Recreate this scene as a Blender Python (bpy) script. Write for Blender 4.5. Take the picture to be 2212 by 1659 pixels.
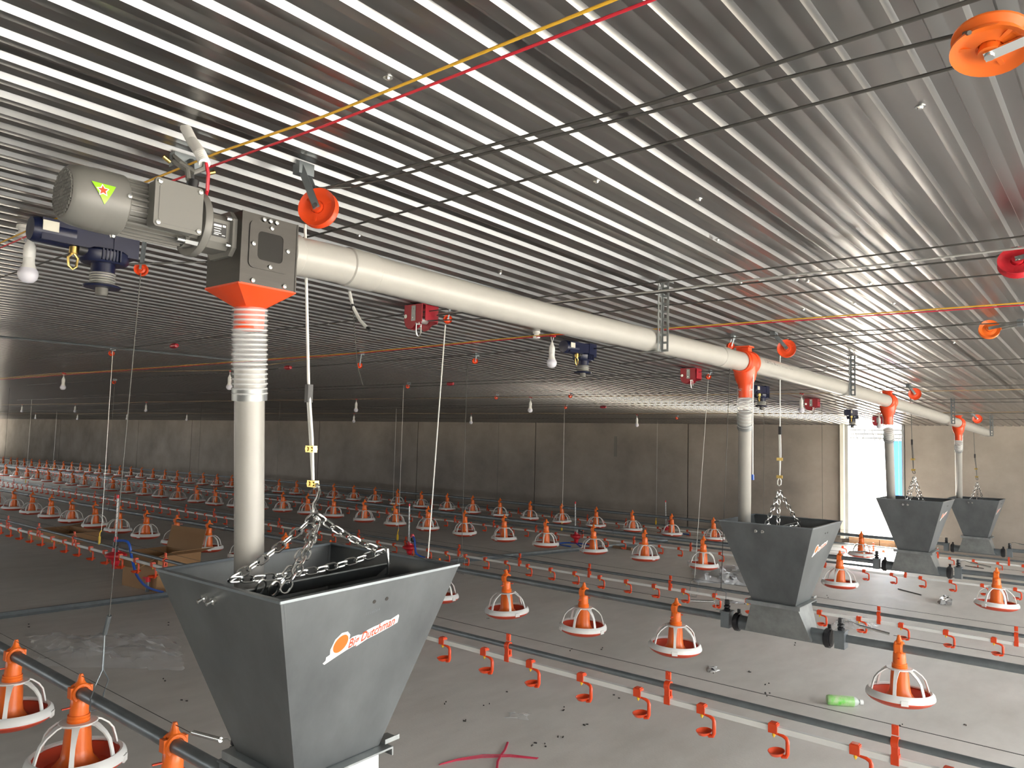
import bpy, math, random
from mathutils import Vector, Matrix
random.seed(7)
for o in list(bpy.data.objects): bpy.data.objects.remove(o)
SC = bpy.context.scene
COL = SC.collection
V = Vector
PI = math.pi

# ------------------------------------------------------------------ camera
EYE = 1.67                                   # eye height above the slab
CX, CY, FPX = 1106.0, 829.5, 1643.66
_vl = V((-897 - CX, 898 - CY, FPX)).normalized()
_vr = V((2460 - CX, 898 + .025 * 3357 - CY, FPX)).normalized()
_dn = _vr.cross(_vl)
if _dn.y < 0: _dn = -_dn
_dn.normalize()
RW = Matrix((-_vl, _vr, -_dn))               # photo frame (right, down, forward) -> room frame
cam = bpy.data.objects.new('camera', bpy.data.cameras.new('camera'))
COL.objects.link(cam)
right, down, fwd = RW.col[0], RW.col[1], RW.col[2]
cam.matrix_world = Matrix.Translation((0, 0, EYE)) @ Matrix((right, -down, -fwd)).transposed().to_4x4()
cam.data.sensor_width = 36; cam.data.lens = FPX / 2212 * 36
cam.data.clip_start = .02; cam.data.clip_end = 400
SC.camera = cam

# ------------------------------------------------------------------ sky, daylight, exposure
W = bpy.data.worlds.new('sky'); SC.world = W; W.use_nodes = True
bg = W.node_tree.nodes['Background']; bg.inputs[0].default_value = (.93, .97, 1, 1); bg.inputs[1].default_value = 5.0
SC.view_settings.view_transform = 'Standard'; SC.view_settings.look = 'None'
SC.view_settings.gamma = 1; SC.view_settings.exposure = 1.0; SC.view_settings.use_curve_mapping = False
XE = 9.4                                      # gable end, right of the camera
BAY = (3.38, -3.0, 13.4)                       # ceiling sky opening added for light, from this x to gable, between these y
DX0, DX1, SILL = -4.02, -3.02, .14            # door in the back wall
BAY2 = (-30.2, -26.7, 2.4, 6.4)              # second sky opening added for light, beyond the left picture edge
D2 = (-58.0, -47.2)                           # wide opening assumed further down the back wall for daylight, out of the picture
sl_ = bpy.data.lights.new('sun', 'SUN'); sl_.energy = 45; sl_.angle = .02; sl_.color = (1, .95, .86)
sun = bpy.data.objects.new('sun', sl_); COL.objects.link(sun); sun.rotation_euler = V((.17, -.76, -.55)).to_track_quat('-Z', 'Y').to_euler()
WZ = (.95, 1.9)                             # row of unseen openings added along the near side wall for daylight
def portal(name, loc, rot, sx, sy):           # daylight openings: guide the sky light through them
    l = bpy.data.lights.new(name, 'AREA'); l.shape = 'RECTANGLE'; l.size = sx; l.size_y = sy; l.cycles.is_portal = True
    o = bpy.data.objects.new(name, l); COL.objects.link(o); o.location = loc; o.rotation_euler = rot; return o
portal('portal_gable', (XE + .05, 7.5, 1.05), (0, PI / 2, 0), 2.1, 11.0)
portal('portal_bay', ((XE + BAY[0]) / 2, (BAY[1] + BAY[2]) / 2, 2.56), (0, 0, 0), XE - BAY[0], BAY[2] - BAY[1])
portal('portal_door', ((DX0 + DX1) / 2, 14.2, 1.1), (-PI / 2, 0, 0), DX1 - DX0, 1.95)
portal('portal_bay_left', (sum(BAY2[:2]) / 2, sum(BAY2[2:]) / 2, 2.52), (0, 0, 0), BAY2[1] - BAY2[0], BAY2[3] - BAY2[2])
portal('portal_added_slots', (-29, -9.15, sum(WZ) / 2), (PI / 2, 0, 0), 42, WZ[1] - WZ[0])
portal('portal_far_opening', (sum(D2) / 2, 14.2, 1.05), (-PI / 2, 0, 0), D2[1] - D2[0], 2.0)

# ------------------------------------------------------------------ geometry helpers
PY = [-20, 0, 1.3, 4.72, 8.02, 11.3, 12.8, 14, 20]; PZ = [.775, .775, .765, .705, .617, .50, .455, .385, .10]
def cz(y):
    for i in range(len(PY) - 1):
        if y <= PY[i + 1]: return PZ[i] + (PZ[i + 1] - PZ[i]) * (y - PY[i]) / (PY[i + 1] - PY[i]) + EYE
    return PZ[-1] + EYE
def ray(u, v): return RW @ V((u - CX, v - CY, FPX))
def at(u, v, X=None, Y=None, Z=None):        # point of the room on a plane x, y or z = const
    r = ray(u, v)
    t = X / r.x if X is not None else Y / r.y if Y is not None else (Z - EYE) / r.z
    return r * t + V((0, 0, EYE))
def up(u, v, d=0.0):                         # point hanging d below the ceiling
    r = ray(u, v); t = 1.0
    for _ in range(60): t = (cz(r.y * t) - EYE - d) / r.z
    return r * t + V((0, 0, EYE))

def frame(d, hint=(0, 0, 1)):
    d = V(d).normalized(); h = V(hint)
    if abs(d.dot(h)) > .98: h = V((1, 0, 0))
    a = h.cross(d).normalized(); b = d.cross(a)
    return a, b, d
class MB:
    def __init__(s): s.v = []; s.f = []
    def add(s, vs, fs):
        n = len(s.v); s.v += [tuple(p) for p in vs]; s.f += [tuple(i + n for i in q) for q in fs]; return s
    def box(s, c, d, rot=None, taper=1.0):
        c = V(c); x, y, z = d[0] / 2, d[1] / 2, d[2] / 2; k = taper
        p = [V(q) for q in ((-x*k,-y*k,-z),(x*k,-y*k,-z),(x*k,y*k,-z),(-x*k,y*k,-z),(-x,-y,z),(x,-y,z),(x,y,z),(-x,y,z))]
        if rot is not None: p = [rot @ q for q in p]
        return s.add([q + c for q in p], [(0,3,2,1),(4,5,6,7),(0,1,5,4),(1,2,6,5),(2,3,7,6),(3,0,4,7)])
    def cyl(s, a, b, r, r2=None, n=12, caps=True):
        a, b = V(a), V(b); r2 = r if r2 is None else r2; x, y, d = frame(b - a); vs = []
        for i in range(n):
            t = 2 * PI * i / n; e = x * math.cos(t) + y * math.sin(t); vs += [a + e * r, b + e * r2]
        fs = [(2*i, 2*((i+1) % n), 2*((i+1) % n)+1, 2*i+1) for i in range(n)]
        if caps: fs += [tuple(2*i for i in range(n))[::-1], tuple(2*i+1 for i in range(n))]
        return s.add(vs, fs)
    def tube(s, pts, r, n=6, closed=False, flat=1.0):
        pts = [V(p) for p in pts]; m = len(pts); vs = []; prev = None
        for i, p in enumerate(pts):
            a = pts[(i - 1) % m] if closed or i else p; b = pts[(i + 1) % m] if closed or i < m - 1 else p
            d = (b - a).normalized()
            if prev is None: x, y, d = frame(d)
            else: x = (prev - d * prev.dot(d)).normalized(); y = d.cross(x)
            prev = x; rr = r[i] if isinstance(r, (list, tuple)) else r
            for k in range(n):
                t = 2 * PI * k / n; vs.append(p + (x * math.cos(t) + y * math.sin(t) * flat) * rr)
        fs = []
        for i in range(m if closed else m - 1):
            j = (i + 1) % m
            for k in range(n): fs.append((i*n+k, i*n+(k+1) % n, j*n+(k+1) % n, j*n+k))
        if not closed: fs += [tuple(range(n))[::-1], tuple((m-1)*n+k for k in range(n))]
        return s.add(vs, fs)
    def lathe(s, prof, n=24, o=(0, 0, 0), axis=(0, 0, 1), sx=1.0, sy=1.0, closed=False):
        o = V(o); x, y, d = frame(axis, (0, 1, 0)) if abs(V(axis).normalized().z) > .9 else frame(axis)
        vs = []; m = len(prof)
        for r, z in prof:
            for k in range(n):
                t = 2 * PI * k / n; vs.append(o + x * (r * math.cos(t) * sx) + y * (r * math.sin(t) * sy) + d * z)
        fs = []
        for i in range(m if closed else m - 1):
            j = (i + 1) % m
            for k in range(n): fs.append((i*n+k, i*n+(k+1) % n, j*n+(k+1) % n, j*n+k))
        return s.add(vs, fs)
    def prism(s, poly, o, ex, ey, th):        # polygon (2d) extruded by th along ex x ey
        o, ex, ey = V(o), V(ex).normalized(), V(ey).normalized(); nz = ex.cross(ey) * th; n = len(poly)
        a = [o + ex * p[0] + ey * p[1] for p in poly]
        return s.add(a + [q + nz for q in a], [tuple(range(n))[::-1], tuple(range(n, 2*n))] + [(i, (i+1) % n, n+(i+1) % n, n+i) for i in range(n)])
    def mesh(s, name, mat, off=(0, 0, 0), sharp=38):
        me = bpy.data.meshes.new(name); o = V(off)
        me.from_pydata([tuple(V(p) - o) for p in s.v], [], s.f); me.update()
        me.shade_smooth(); me.set_sharp_from_angle(angle=math.radians(sharp))
        me.materials.append(mat); return me
    def build(s, name, mat, parent=None, off=(0, 0, 0), sharp=38):
        o = bpy.data.objects.new(name, s.mesh(name, mat, off, sharp)); COL.objects.link(o)
        if parent is not None: o.parent = parent
        return o
def tag(o, label, cat, group=None, kind=None):
    o['label'] = label; o['category'] = cat
    if group: o['group'] = group
    if kind: o['kind'] = kind
    return o
def thing(name, label, cat, loc=(0, 0, 0), rot=(0, 0, 0), group=None):
    o = bpy.data.objects.new(name, None); o.empty_display_size = .05; COL.objects.link(o); o.location = loc; o.rotation_euler = rot
    return tag(o, label, cat, group)
def struct(o): o['kind'] = 'structure'; return o
def put(name, me, parent, loc=(0, 0, 0), rot=(0, 0, 0)):
    o = bpy.data.objects.new(name, me); COL.objects.link(o); o.parent = parent; o.location = loc; o.rotation_euler = rot; return o
def circ(r, n, x=0, y=0): return [(x + r * math.cos(2*PI*i/n), y + r * math.sin(2*PI*i/n)) for i in range(n)]
ORD = ['first', 'second', 'third', 'fourth', 'fifth', 'sixth', 'seventh', 'eighth', 'ninth', 'tenth', 'eleventh', 'twelfth', 'thirteenth', 'fourteenth', 'fifteenth', 'sixteenth', 'seventeenth', 'eighteenth', 'nineteenth', 'twentieth']
def ordinal(i):
    if i < 20: return ORD[i]
    t = {2: 'twenty', 3: 'thirty', 4: 'forty', 5: 'fifty'}[(i + 1) // 10]
    return (t[:-1] + 'ieth') if (i + 1) % 10 == 0 else t + '-' + ORD[(i + 1) % 10 - 1]

# ------------------------------------------------------------------ materials
def mat(name, c, rough=.5, metal=0.0, var=0.0, vscale=6.0, bump=0.0, bscale=60.0, alpha=1.0, trans=0.0, spec=.5, stretch=None, rvar=0.0, c2=None, coat=0.0):
    m = bpy.data.materials.new(name); m.use_nodes = True; nt = m.node_tree; b = nt.nodes['Principled BSDF']
    b.inputs['Base Color'].default_value = (*c, 1); b.inputs['Roughness'].default_value = rough; b.inputs['Metallic'].default_value = metal
    b.inputs['Specular IOR Level'].default_value = spec; b.inputs['Alpha'].default_value = alpha; b.inputs['Transmission Weight'].default_value = trans
    b.inputs['Coat Weight'].default_value = coat
    if var or bump or rvar:
        tc = nt.nodes.new('ShaderNodeTexCoord'); mp = nt.nodes.new('ShaderNodeMapping'); nt.links.new(tc.outputs['Object'], mp.inputs[0])
        if stretch: mp.inputs['Scale'].default_value = stretch
        if var or rvar:
            n = nt.nodes.new('ShaderNodeTexNoise'); n.inputs['Scale'].default_value = vscale; n.inputs['Detail'].default_value = 8; n.inputs['Roughness'].default_value = .62
            nt.links.new(mp.outputs[0], n.inputs['Vector'])
        if var:
            r = nt.nodes.new('ShaderNodeValToRGB'); r.color_ramp.elements[0].position = .32; r.color_ramp.elements[1].position = .68
            lo = c2 if c2 else tuple(x * (1 - var) for x in c); r.color_ramp.elements[0].color = (*lo, 1)
            r.color_ramp.elements[1].color = (*[min(1, x * (1 + var * .6)) for x in c], 1)
            nt.links.new(n.outputs['Fac'], r.inputs[0]); nt.links.new(r.outputs[0], b.inputs['Base Color'])
        if rvar:
            q = nt.nodes.new('ShaderNodeMapRange'); q.inputs['To Min'].default_value = rough - rvar; q.inputs['To Max'].default_value = rough + rvar
            nt.links.new(n.outputs['Fac'], q.inputs['Value']); nt.links.new(q.outputs[0], b.inputs['Roughness'])
        if bump:
            n2 = nt.nodes.new('ShaderNodeTexNoise'); n2.inputs['Scale'].default_value = bscale; n2.inputs['Detail'].default_value = 6
            bp = nt.nodes.new('ShaderNodeBump'); bp.inputs['Strength'].default_value = bump; bp.inputs['Distance'].default_value = .02
            nt.links.new(mp.outputs[0], n2.inputs['Vector']); nt.links.new(n2.outputs['Fac'], bp.inputs['Height']); nt.links.new(bp.outputs[0], b.inputs['Normal'])
    return m
M = {}
M['ceil'] = mat('ribbed_aluzinc_sheet', (.315, .313, .307), .28, .93, .03, 2.0, rvar=.015, stretch=(1, .25, 1))
M['deck'] = mat('roof_deck', (.3, .3, .3), .8)
M['wall'] = mat('rendered_concrete', (.29, .255, .22), .85, 0, .30, .8, .25, 9)
M['wall_joint'] = mat('wall_joint_mortar', (.20, .185, .165), .9)
M['orange'] = mat('orange_plastic', (.86, .165, .018), .32, spec=.5)
M['redor'] = mat('red_plastic', (.72, .068, .014), .33)
M['pan'] = mat('brick_red_plastic', (.62, .062, .02), .4)
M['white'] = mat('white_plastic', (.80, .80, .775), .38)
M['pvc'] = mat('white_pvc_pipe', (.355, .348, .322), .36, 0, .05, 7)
M['hose_wall'] = mat('clear_hose', (.8, .82, .83), .12, alpha=.2)
M['hose_ring'] = mat('clear_hose_spiral', (.8, .82, .82), .22, alpha=.6)
M['hopper'] = mat('grey_coated_steel', (.148, .160, .166), .42, .4, .28, 4.5, rvar=.10, stretch=(1, 1, .6))
M['galv'] = mat('galvanised_steel', (.33, .35, .35), .40, .8, .2, 14, rvar=.1)
M['galv_dark'] = mat('galvanised_tube', (.20, .225, .24), .4, .55, .18, 10)
M['zinc'] = mat('bright_zinc', (.75, .76, .74), .22, 1.0)
M['chrome'] = mat('chain_steel', (.68, .69, .68), .25, 1.0)
M['brass'] = mat('brass', (.72, .53, .18), .3, 1.0)
M['steel'] = mat('stainless_sheet', (.07, .067, .063), .38, .8, .1, 5, stretch=(1, 1, 9))
M['motor'] = mat('motor_grey_paint', (.15, .148, .137), .42)
M['motor_dark'] = mat('motor_grille_dark', (.07, .07, .065), .6)
M['black'] = mat('black_plastic', (.02, .02, .022), .4)
M['dark_glass'] = mat('dark_window', (.012, .011, .010), .3, spec=.25)
M['navy'] = mat('navy_paint', (.004, .008, .038), .32)
M['crimson'] = mat('crimson_paint', (.36, .012, .026), .38)
M['red_gloss'] = mat('red_gloss', (.62, .02, .035), .35)
M['cable'] = mat('dark_steel_cable', (.10, .098, .09), .5, .5)
M['cable_light'] = mat('light_steel_cable', (.60, .60, .57), .4, .6)
M['rope'] = mat('plastic_coated_rope', (.72, .73, .70), .45)
M['yellow_wire'] = mat('yellow_wire', (.75, .42, .03), .45)
M['red_wire'] = mat('red_wire', (.62, .02, .04), .45)
M['tan_wire'] = mat('tan_wire', (.42, .30, .16), .6)
M['bulb'] = mat('bulb_diffuser', (.72, .72, .80), .3)
M['yellow'] = mat('yellow_plastic', (.85, .55, .02), .4)
M['blue_hose'] = mat('blue_hose', (.015, .09, .45), .35)
M['card'] = mat('cardboard', (.33, .19, .09), .8)
M['film'] = mat('clear_film', (.8, .81, .81), .14, alpha=.24)
M['sheet'] = mat('white_plastic_sheet', (.78, .80, .82), .3)
M['foil'] = mat('crumpled_foil', (.8, .8, .8), .2, .8)
M['green'] = mat('green_label', (.10, .42, .05), .3, 0, .75, 22, c2=(.55, .62, .42))
M['clearplastic'] = mat('clear_bottle', (.75, .82, .76), .12, alpha=.55)
M['twine'] = mat('pink_twine', (.60, .05, .10), .6)
M['decal'] = mat('decal_white', (.86, .86, .84), .4)
M['decal_orange'] = mat('decal_orange', (.88, .15, .02), .4)
M['decal_red'] = mat('decal_letters', (.76, .07, .02), .4)
M['lime'] = mat('lime_sticker', (.28, .62, .02), .4)
M['bluepanel'] = mat('blue_steel_panel', (.006, .085, .42), .5)
M['frame_cream'] = mat('cream_frame', (.72, .70, .60), .5)
M['frame_grey'] = mat('grey_frame', (.30, .31, .31), .5)
M['brick'] = mat('sill_brick', (.42, .25, .14), .85, 0, .25, 4)
M['sand'] = mat('sandy_yard', (.62, .55, .45), .9, 0, .15, 2)
M['debris'] = mat('dark_crumbs', (.05, .045, .04), .9)
M['ink'] = mat('pipe_print', (.12, .12, .12), .6)
M['wood'] = mat('wood_offcut', (.25, .16, .10), .8)

def floor_mat():
    m = bpy.data.materials.new('concrete_floor'); m.use_nodes = True; nt = m.node_tree; b = nt.nodes['Principled BSDF']; L = nt.links.new
    tc = nt.nodes.new('ShaderNodeTexCoord')
    def noise(scale, det, sc=(1, 1, 1)):
        mp = nt.nodes.new('ShaderNodeMapping'); mp.inputs['Scale'].default_value = sc; L(tc.outputs['Object'], mp.inputs[0])
        n = nt.nodes.new('ShaderNodeTexNoise'); n.inputs['Scale'].default_value = scale; n.inputs['Detail'].default_value = det; n.inputs['Roughness'].default_value = .6; L(mp.outputs[0], n.inputs['Vector']); return n
    a = noise(.55, 6, (1, .7, 1)); c = noise(7, 8, (1, .35, 1)); f = noise(70, 4)
    r = nt.nodes.new('ShaderNodeValToRGB'); r.color_ramp.elements[0].position = .33; r.color_ramp.elements[1].position = .66
    r.color_ramp.elements[0].color = (.62, .59, .545, 1); r.color_ramp.elements[1].color = (.80, .775, .735, 1); L(a.outputs['Fac'], r.inputs[0])
    mx = nt.nodes.new('ShaderNodeMix'); mx.data_type = 'RGBA'; mx.blend_type = 'MULTIPLY'; mx.inputs[0].default_value = .55
    r2 = nt.nodes.new('ShaderNodeValToRGB'); r2.color_ramp.elements[0].position = .3; r2.color_ramp.elements[1].position = .62
    r2.color_ramp.elements[0].color = (.80, .79, .78, 1); r2.color_ramp.elements[1].color = (1, 1, 1, 1); L(c.outputs['Fac'], r2.inputs[0])
    L(r.outputs[0], mx.inputs[6]); L(r2.outputs[0], mx.inputs[7]); L(mx.outputs[2], b.inputs['Base Color'])
    q = nt.nodes.new('ShaderNodeMapRange'); q.inputs['To Min'].default_value = .42; q.inputs['To Max'].default_value = .68; L(c.outputs['Fac'], q.inputs['Value']); L(q.outputs[0], b.inputs['Roughness'])
    bp = nt.nodes.new('ShaderNodeBump'); bp.inputs['Strength'].default_value = .12; bp.inputs['Distance'].default_value = .01; L(f.outputs['Fac'], bp.inputs['Height']); L(bp.outputs[0], b.inputs['Normal'])
    return m
M['floor'] = floor_mat()

# ------------------------------------------------------------------ the setting
XL, YN, YW = -75.0, -9.0, 14.0
struct(MB().box(((XL + XE) / 2, (YN + YW) / 2, -.06), (XE - XL + .4, YW - YN + .4, .12)).build('floor', M['floor']))
# back wall with door opening
wb = MB()
HW = 2.3
wb.box(((XL + D2[0]) / 2, YW + .16, HW / 2), (D2[0] - XL, .24, HW)).box(((D2[1] + DX0) / 2, YW + .16, HW / 2), (DX0 - D2[1], .24, HW)).box((sum(D2) / 2, YW + .16, 2.2), (D2[1] - D2[0], .24, .2)).box(((XE + DX1) / 2, YW + .16, HW / 2), (XE - DX1, .24, HW))
wb.box(((DX0 + DX1) / 2, YW + .16, SILL / 2), (DX1 - DX0, .24, SILL)).box(((DX0 + DX1) / 2, YW + .16, 2.2), (DX1 - DX0, .24, .2))
wback = struct(wb.build('wall_back', M['wall_joint']))
js = [D2[1], -38.5, -30.7, -26.5, -18.95, -14.7, -10.78, -6.94, DX0]
for a, b in list(zip(js[:-1], js[1:])) + [(XL, D2[0]), (DX1, XE)]:
    g = .012
    MB().box(((a + b) / 2, YW + .02, HW / 2 - .05), (b - a - 2 * g, .06, HW - .1)).build('wall_panel', M['wall'], wback)
for a, z0, z1 in ((-8.62, 1.35, 1.78),):     # short filled slots in the render
    MB().box((a, YW - .012, (z0 + z1) / 2), (.07, .012, z1 - z0)).build('wall_patch', M['wall_joint'], wback)
wf = MB().box(((XL + XE) / 2, YN - .1, WZ[0] / 2), (XE - XL, .2, WZ[0])).box(((XL + XE) / 2, YN - .1, (2.6 + WZ[1]) / 2), (XE - XL, .2, 2.6 - WZ[1]))
for k in range(15): wf.box((-8 - k * 3.0 + .25, YN - .1, sum(WZ) / 2), (.5, .2, WZ[1] - WZ[0]))     # piers between the added openings
wf.box(((XL - 50) / 2, YN - .1, sum(WZ) / 2), (-50 - XL, .2, WZ[1] - WZ[0])).box(((XE - 8) / 2, YN - .1, sum(WZ) / 2), (XE + 8, .2, WZ[1] - WZ[0]))
struct(wf.build('wall_front', M['wall']))
struct(MB().box((XL - .1, 2.5, 1.3), (.2, 24, 2.6)).build('wall_left', M['wall']))
wr = MB()                                                                             # gable wall, loading opening 9 m wide
wr.box((XE + .1, -3.5, 1.3), (.2, 11, 2.6)).box((XE + .1, 13.6, 1.3), (.2, 1.2, 2.6)).box((XE + .1, 7.5, 2.35), (.2, 11, .5))
struct(wr.build('wall_right', M['wall']))
# ceiling: deck with profiled sheets
dk = MB(); ys = [YN - .3, BAY[1], 0, 1.3, 4.72, 8.02, 11.3, 12.8, BAY[2], 14.25]
def strip(x0, x1, sel):
    n = len(dk.v); dk.v += [q for y in sel for q in ((x0, y, cz(y) + .05), (x1, y, cz(y) + .05))]; dk.f += [(n+2*i, n+2*i+1, n+2*i+3, n+2*i+2) for i in range(len(sel) - 1)]
ya = [YN - .3, 0, 1.3, BAY2[2]]; yb = [BAY2[3], 8.02, 11.3, 12.8, 14.25]
strip(XL - .3, BAY2[0], ys); strip(BAY2[1], BAY[0], ys); strip(BAY2[0], BAY2[1], ya); strip(BAY2[0], BAY2[1], yb); strip(BAY[0], XE + .3, ys[:2]); strip(BAY[0], XE + .3, ys[8:])
ceiling = struct(dk.build('ceiling', M['deck']))
PITCH = .1075; NR = 8
def sheet(y0, y1, dz):
    prof = []
    for k in range(NR):
        x = k * PITCH
        prof += [(x, 0), (x + .026, 0), (x + .028, .0006), (x + .031, .0006), (x + .033, 0), (x + .060, 0), (x + .067, .0145), (x + .1005, .0145)]
    prof.append((NR * PITCH, 0)); prof.append((NR * PITCH + .024, 0))
    st = sorted(set([y0, y1] + [y for y in (-4, 0, .65, 1.3, 2.2, 3, 3.9, 4.72, 5.5, 6.4, 7.2, 8.02, 9, 9.9, 10.6, 11.3, 12, 12.8, 13.4) if y0 < y < y1]))
    m = MB(); n = len(prof)
    def cs(y):                                # gently smoothed crown
        return (cz(y - .5) + cz(y) * 2 + cz(y + .5)) / 4
    for y in st: m.v += [(x, y, cs(y) + z + dz) for x, z in prof]
    m.f = [(i*n+k, i*n+k+1, (i+1)*n+k+1, (i+1)*n+k) for i in range(len(st) - 1) for k in range(n - 1)]
    return m.mesh('ceiling_sheet', M['ceil'], sharp=20)
sA, sB = sheet(YN - .2, 7.95, 0), sheet(7.75, 14.1, -.003)
sC, sD = sheet(YN - .2, BAY[1], 0), sheet(BAY[2], 14.1, -.003)
sE, sF = sheet(YN - .2, BAY2[2], 0), sheet(BAY2[3], 14.1, -.003)
nsh = int((XE - XL) / (NR * PITCH)) + 1
for i in range(nsh):
    x = XE - (i + 1) * NR * PITCH
    for me in ((sE, sF) if BAY2[0] <= x <= BAY2[1] - .8 else (sA, sB) if x < BAY[0] - .5 else (sC, sD)): put('ceiling_sheet', me, ceiling, (x, 0, 0))
scr = MB().cyl((0, 0, 0), (0, 0, -.006), .007, .005, 8).cyl((0, 0, 0), (0, 0, -.0015), .011, n=10).mesh('screw', M['zinc'])
for u, v in ((838, 167), (1289, 391), (1510, 430), (1988, 230), (776, 508), (1550, 517), (914, 588), (1080, 590), (1744, 608), (1880, 612), (1720, 604), (1845, 655), (1735, 668), (2060, 740), (1930, 655), (1600, 610)):
    p = up(u, v, .0); put('screw', scr, ceiling, p - V((0, 0, .0)))
# door frame and what lies outside
fr = MB().box((DX0 + .03, YW - .02, 1.1), (.06, .16, 2.0)).build('door_1', M['frame_cream']); struct(fr)
MB().box((DX0 + .085, YW + .03, 1.1), (.05, .1, 2.0)).build('door_jamb', M['frame_grey'], fr)
MB().box((DX1 - .015, YW + .05, 1.1), (.03, .2, 2.0)).build('door_jamb', M['frame_grey'], fr)
for i in range(4):
    MB().box((DX0 + .13 + .245 * i + .11, YW + .02, .075), (.235, .1, .145)).build('brick', M['brick'], fr)
struct(MB().box((-35, 0, -.18), (300, 200, .1)).build('yard_ground', M['sand']))
t = thing('site_shed', 'bright blue steel panel of a shed outside the door', 'shed', (-4.42, 19.5, -.13))
for i in range(8): MB().box((-.03 + i * .25, 0, .99), (.24, .05, 1.98)).build('panel', M['bluepanel'], t)
for i in range(4): MB().box((.8, -.04, 2.0 + i * .12), (2.3, .04, .05)).build('slat', M['frame_grey'], t)
t = thing('awning_truss', 'dark steel awning truss above the open door', 'truss', (-3.52, 14.30, 1.98))
for z in (0, -.07, -.14): MB().box((0, 0, z), (1.3, .03, .018)).build('rail', M['frame_grey'], t)
for x in (-.28, 0, .3):
    MB().tube([(x - .08, 0, 0), (x - .03, 0, -.17), (x + .05, 0, -.17), (x + .09, 0, 0)], .008).build('strut', M['frame_grey'], t)
t = thing('ladder', 'thin metal ladder standing outside the open door', 'ladder', (-4.66, 16.6, -.13))
for x in (-.13, .13): MB().cyl((x, 0, 0), (x, 0, 2.3), .012).build('rail', M['frame_grey'], t)
for i in range(6): MB().cyl((-.13, 0, .25 + i * .36), (.13, 0, .25 + i * .36), .009).build('rung', M['frame_grey'], t)

# ------------------------------------------------------------------ feed hoppers
ZT, ZB = .28, .13                              # half widths at rim and outlet
HB = .475                                      # body depth, outlet below rim
def shell_faces(m, top, bot, z0, z1, th):
    o = [(-top, -top, z0), (top, -top, z0), (top, top, z0), (-top, top, z0), (-bot, -bot, z1), (bot, -bot, z1), (bot, bot, z1), (-bot, bot, z1)]
    t2, b2 = top - th, bot - th
    i = [(-t2, -t2, z0), (t2, -t2, z0), (t2, t2, z0), (-t2, t2, z0), (-b2, -b2, z1), (b2, -b2, z1), (b2, b2, z1), (-b2, b2, z1)]
    f = []
    for k in range(4):
        n = (k + 1) % 4
        f += [(k, k + 4, n + 4, n), (8 + k, 8 + n, 12 + n, 12 + k), (k, n, 8 + n, 8 + k), (4 + k, 12 + k, 12 + n, 4 + n)]
    return m.add(o + i, f)
def text_mesh(body, size, shear, fn, mt, name, parent, bold=.0):
    cu = bpy.data.curves.new('t', 'FONT'); cu.body = body; cu.size = size; cu.shear = shear; cu.offset = bold; cu.resolution_u = 3
    ob = bpy.data.objects.new('t', cu); COL.objects.link(ob)
    dg = bpy.context.evaluated_depsgraph_get(); me = bpy.data.meshes.new_from_object(ob.evaluated_get(dg))
    bpy.data.objects.remove(ob)
    for v in me.vertices: v.co = fn(v.co.x, v.co.y)
    me.materials.clear(); me.materials.append(mt); me.name = name
    o = bpy.data.objects.new(name, me); COL.objects.link(o); o.parent = parent; return o
sl = math.atan2(ZT - ZB, HB)
FN = V((math.cos(sl), 0, -math.sin(sl)))       # outward normal of the +x side
FU = V((math.sin(sl) * -1, 0, -math.cos(sl))) * -1   # up along that side
def face_pt(y, d, lift=.0):                    # d metres below the rim along the +x side
    return V((ZT, y, 0)) - FU * d + FN * lift
HM = {}
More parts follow.
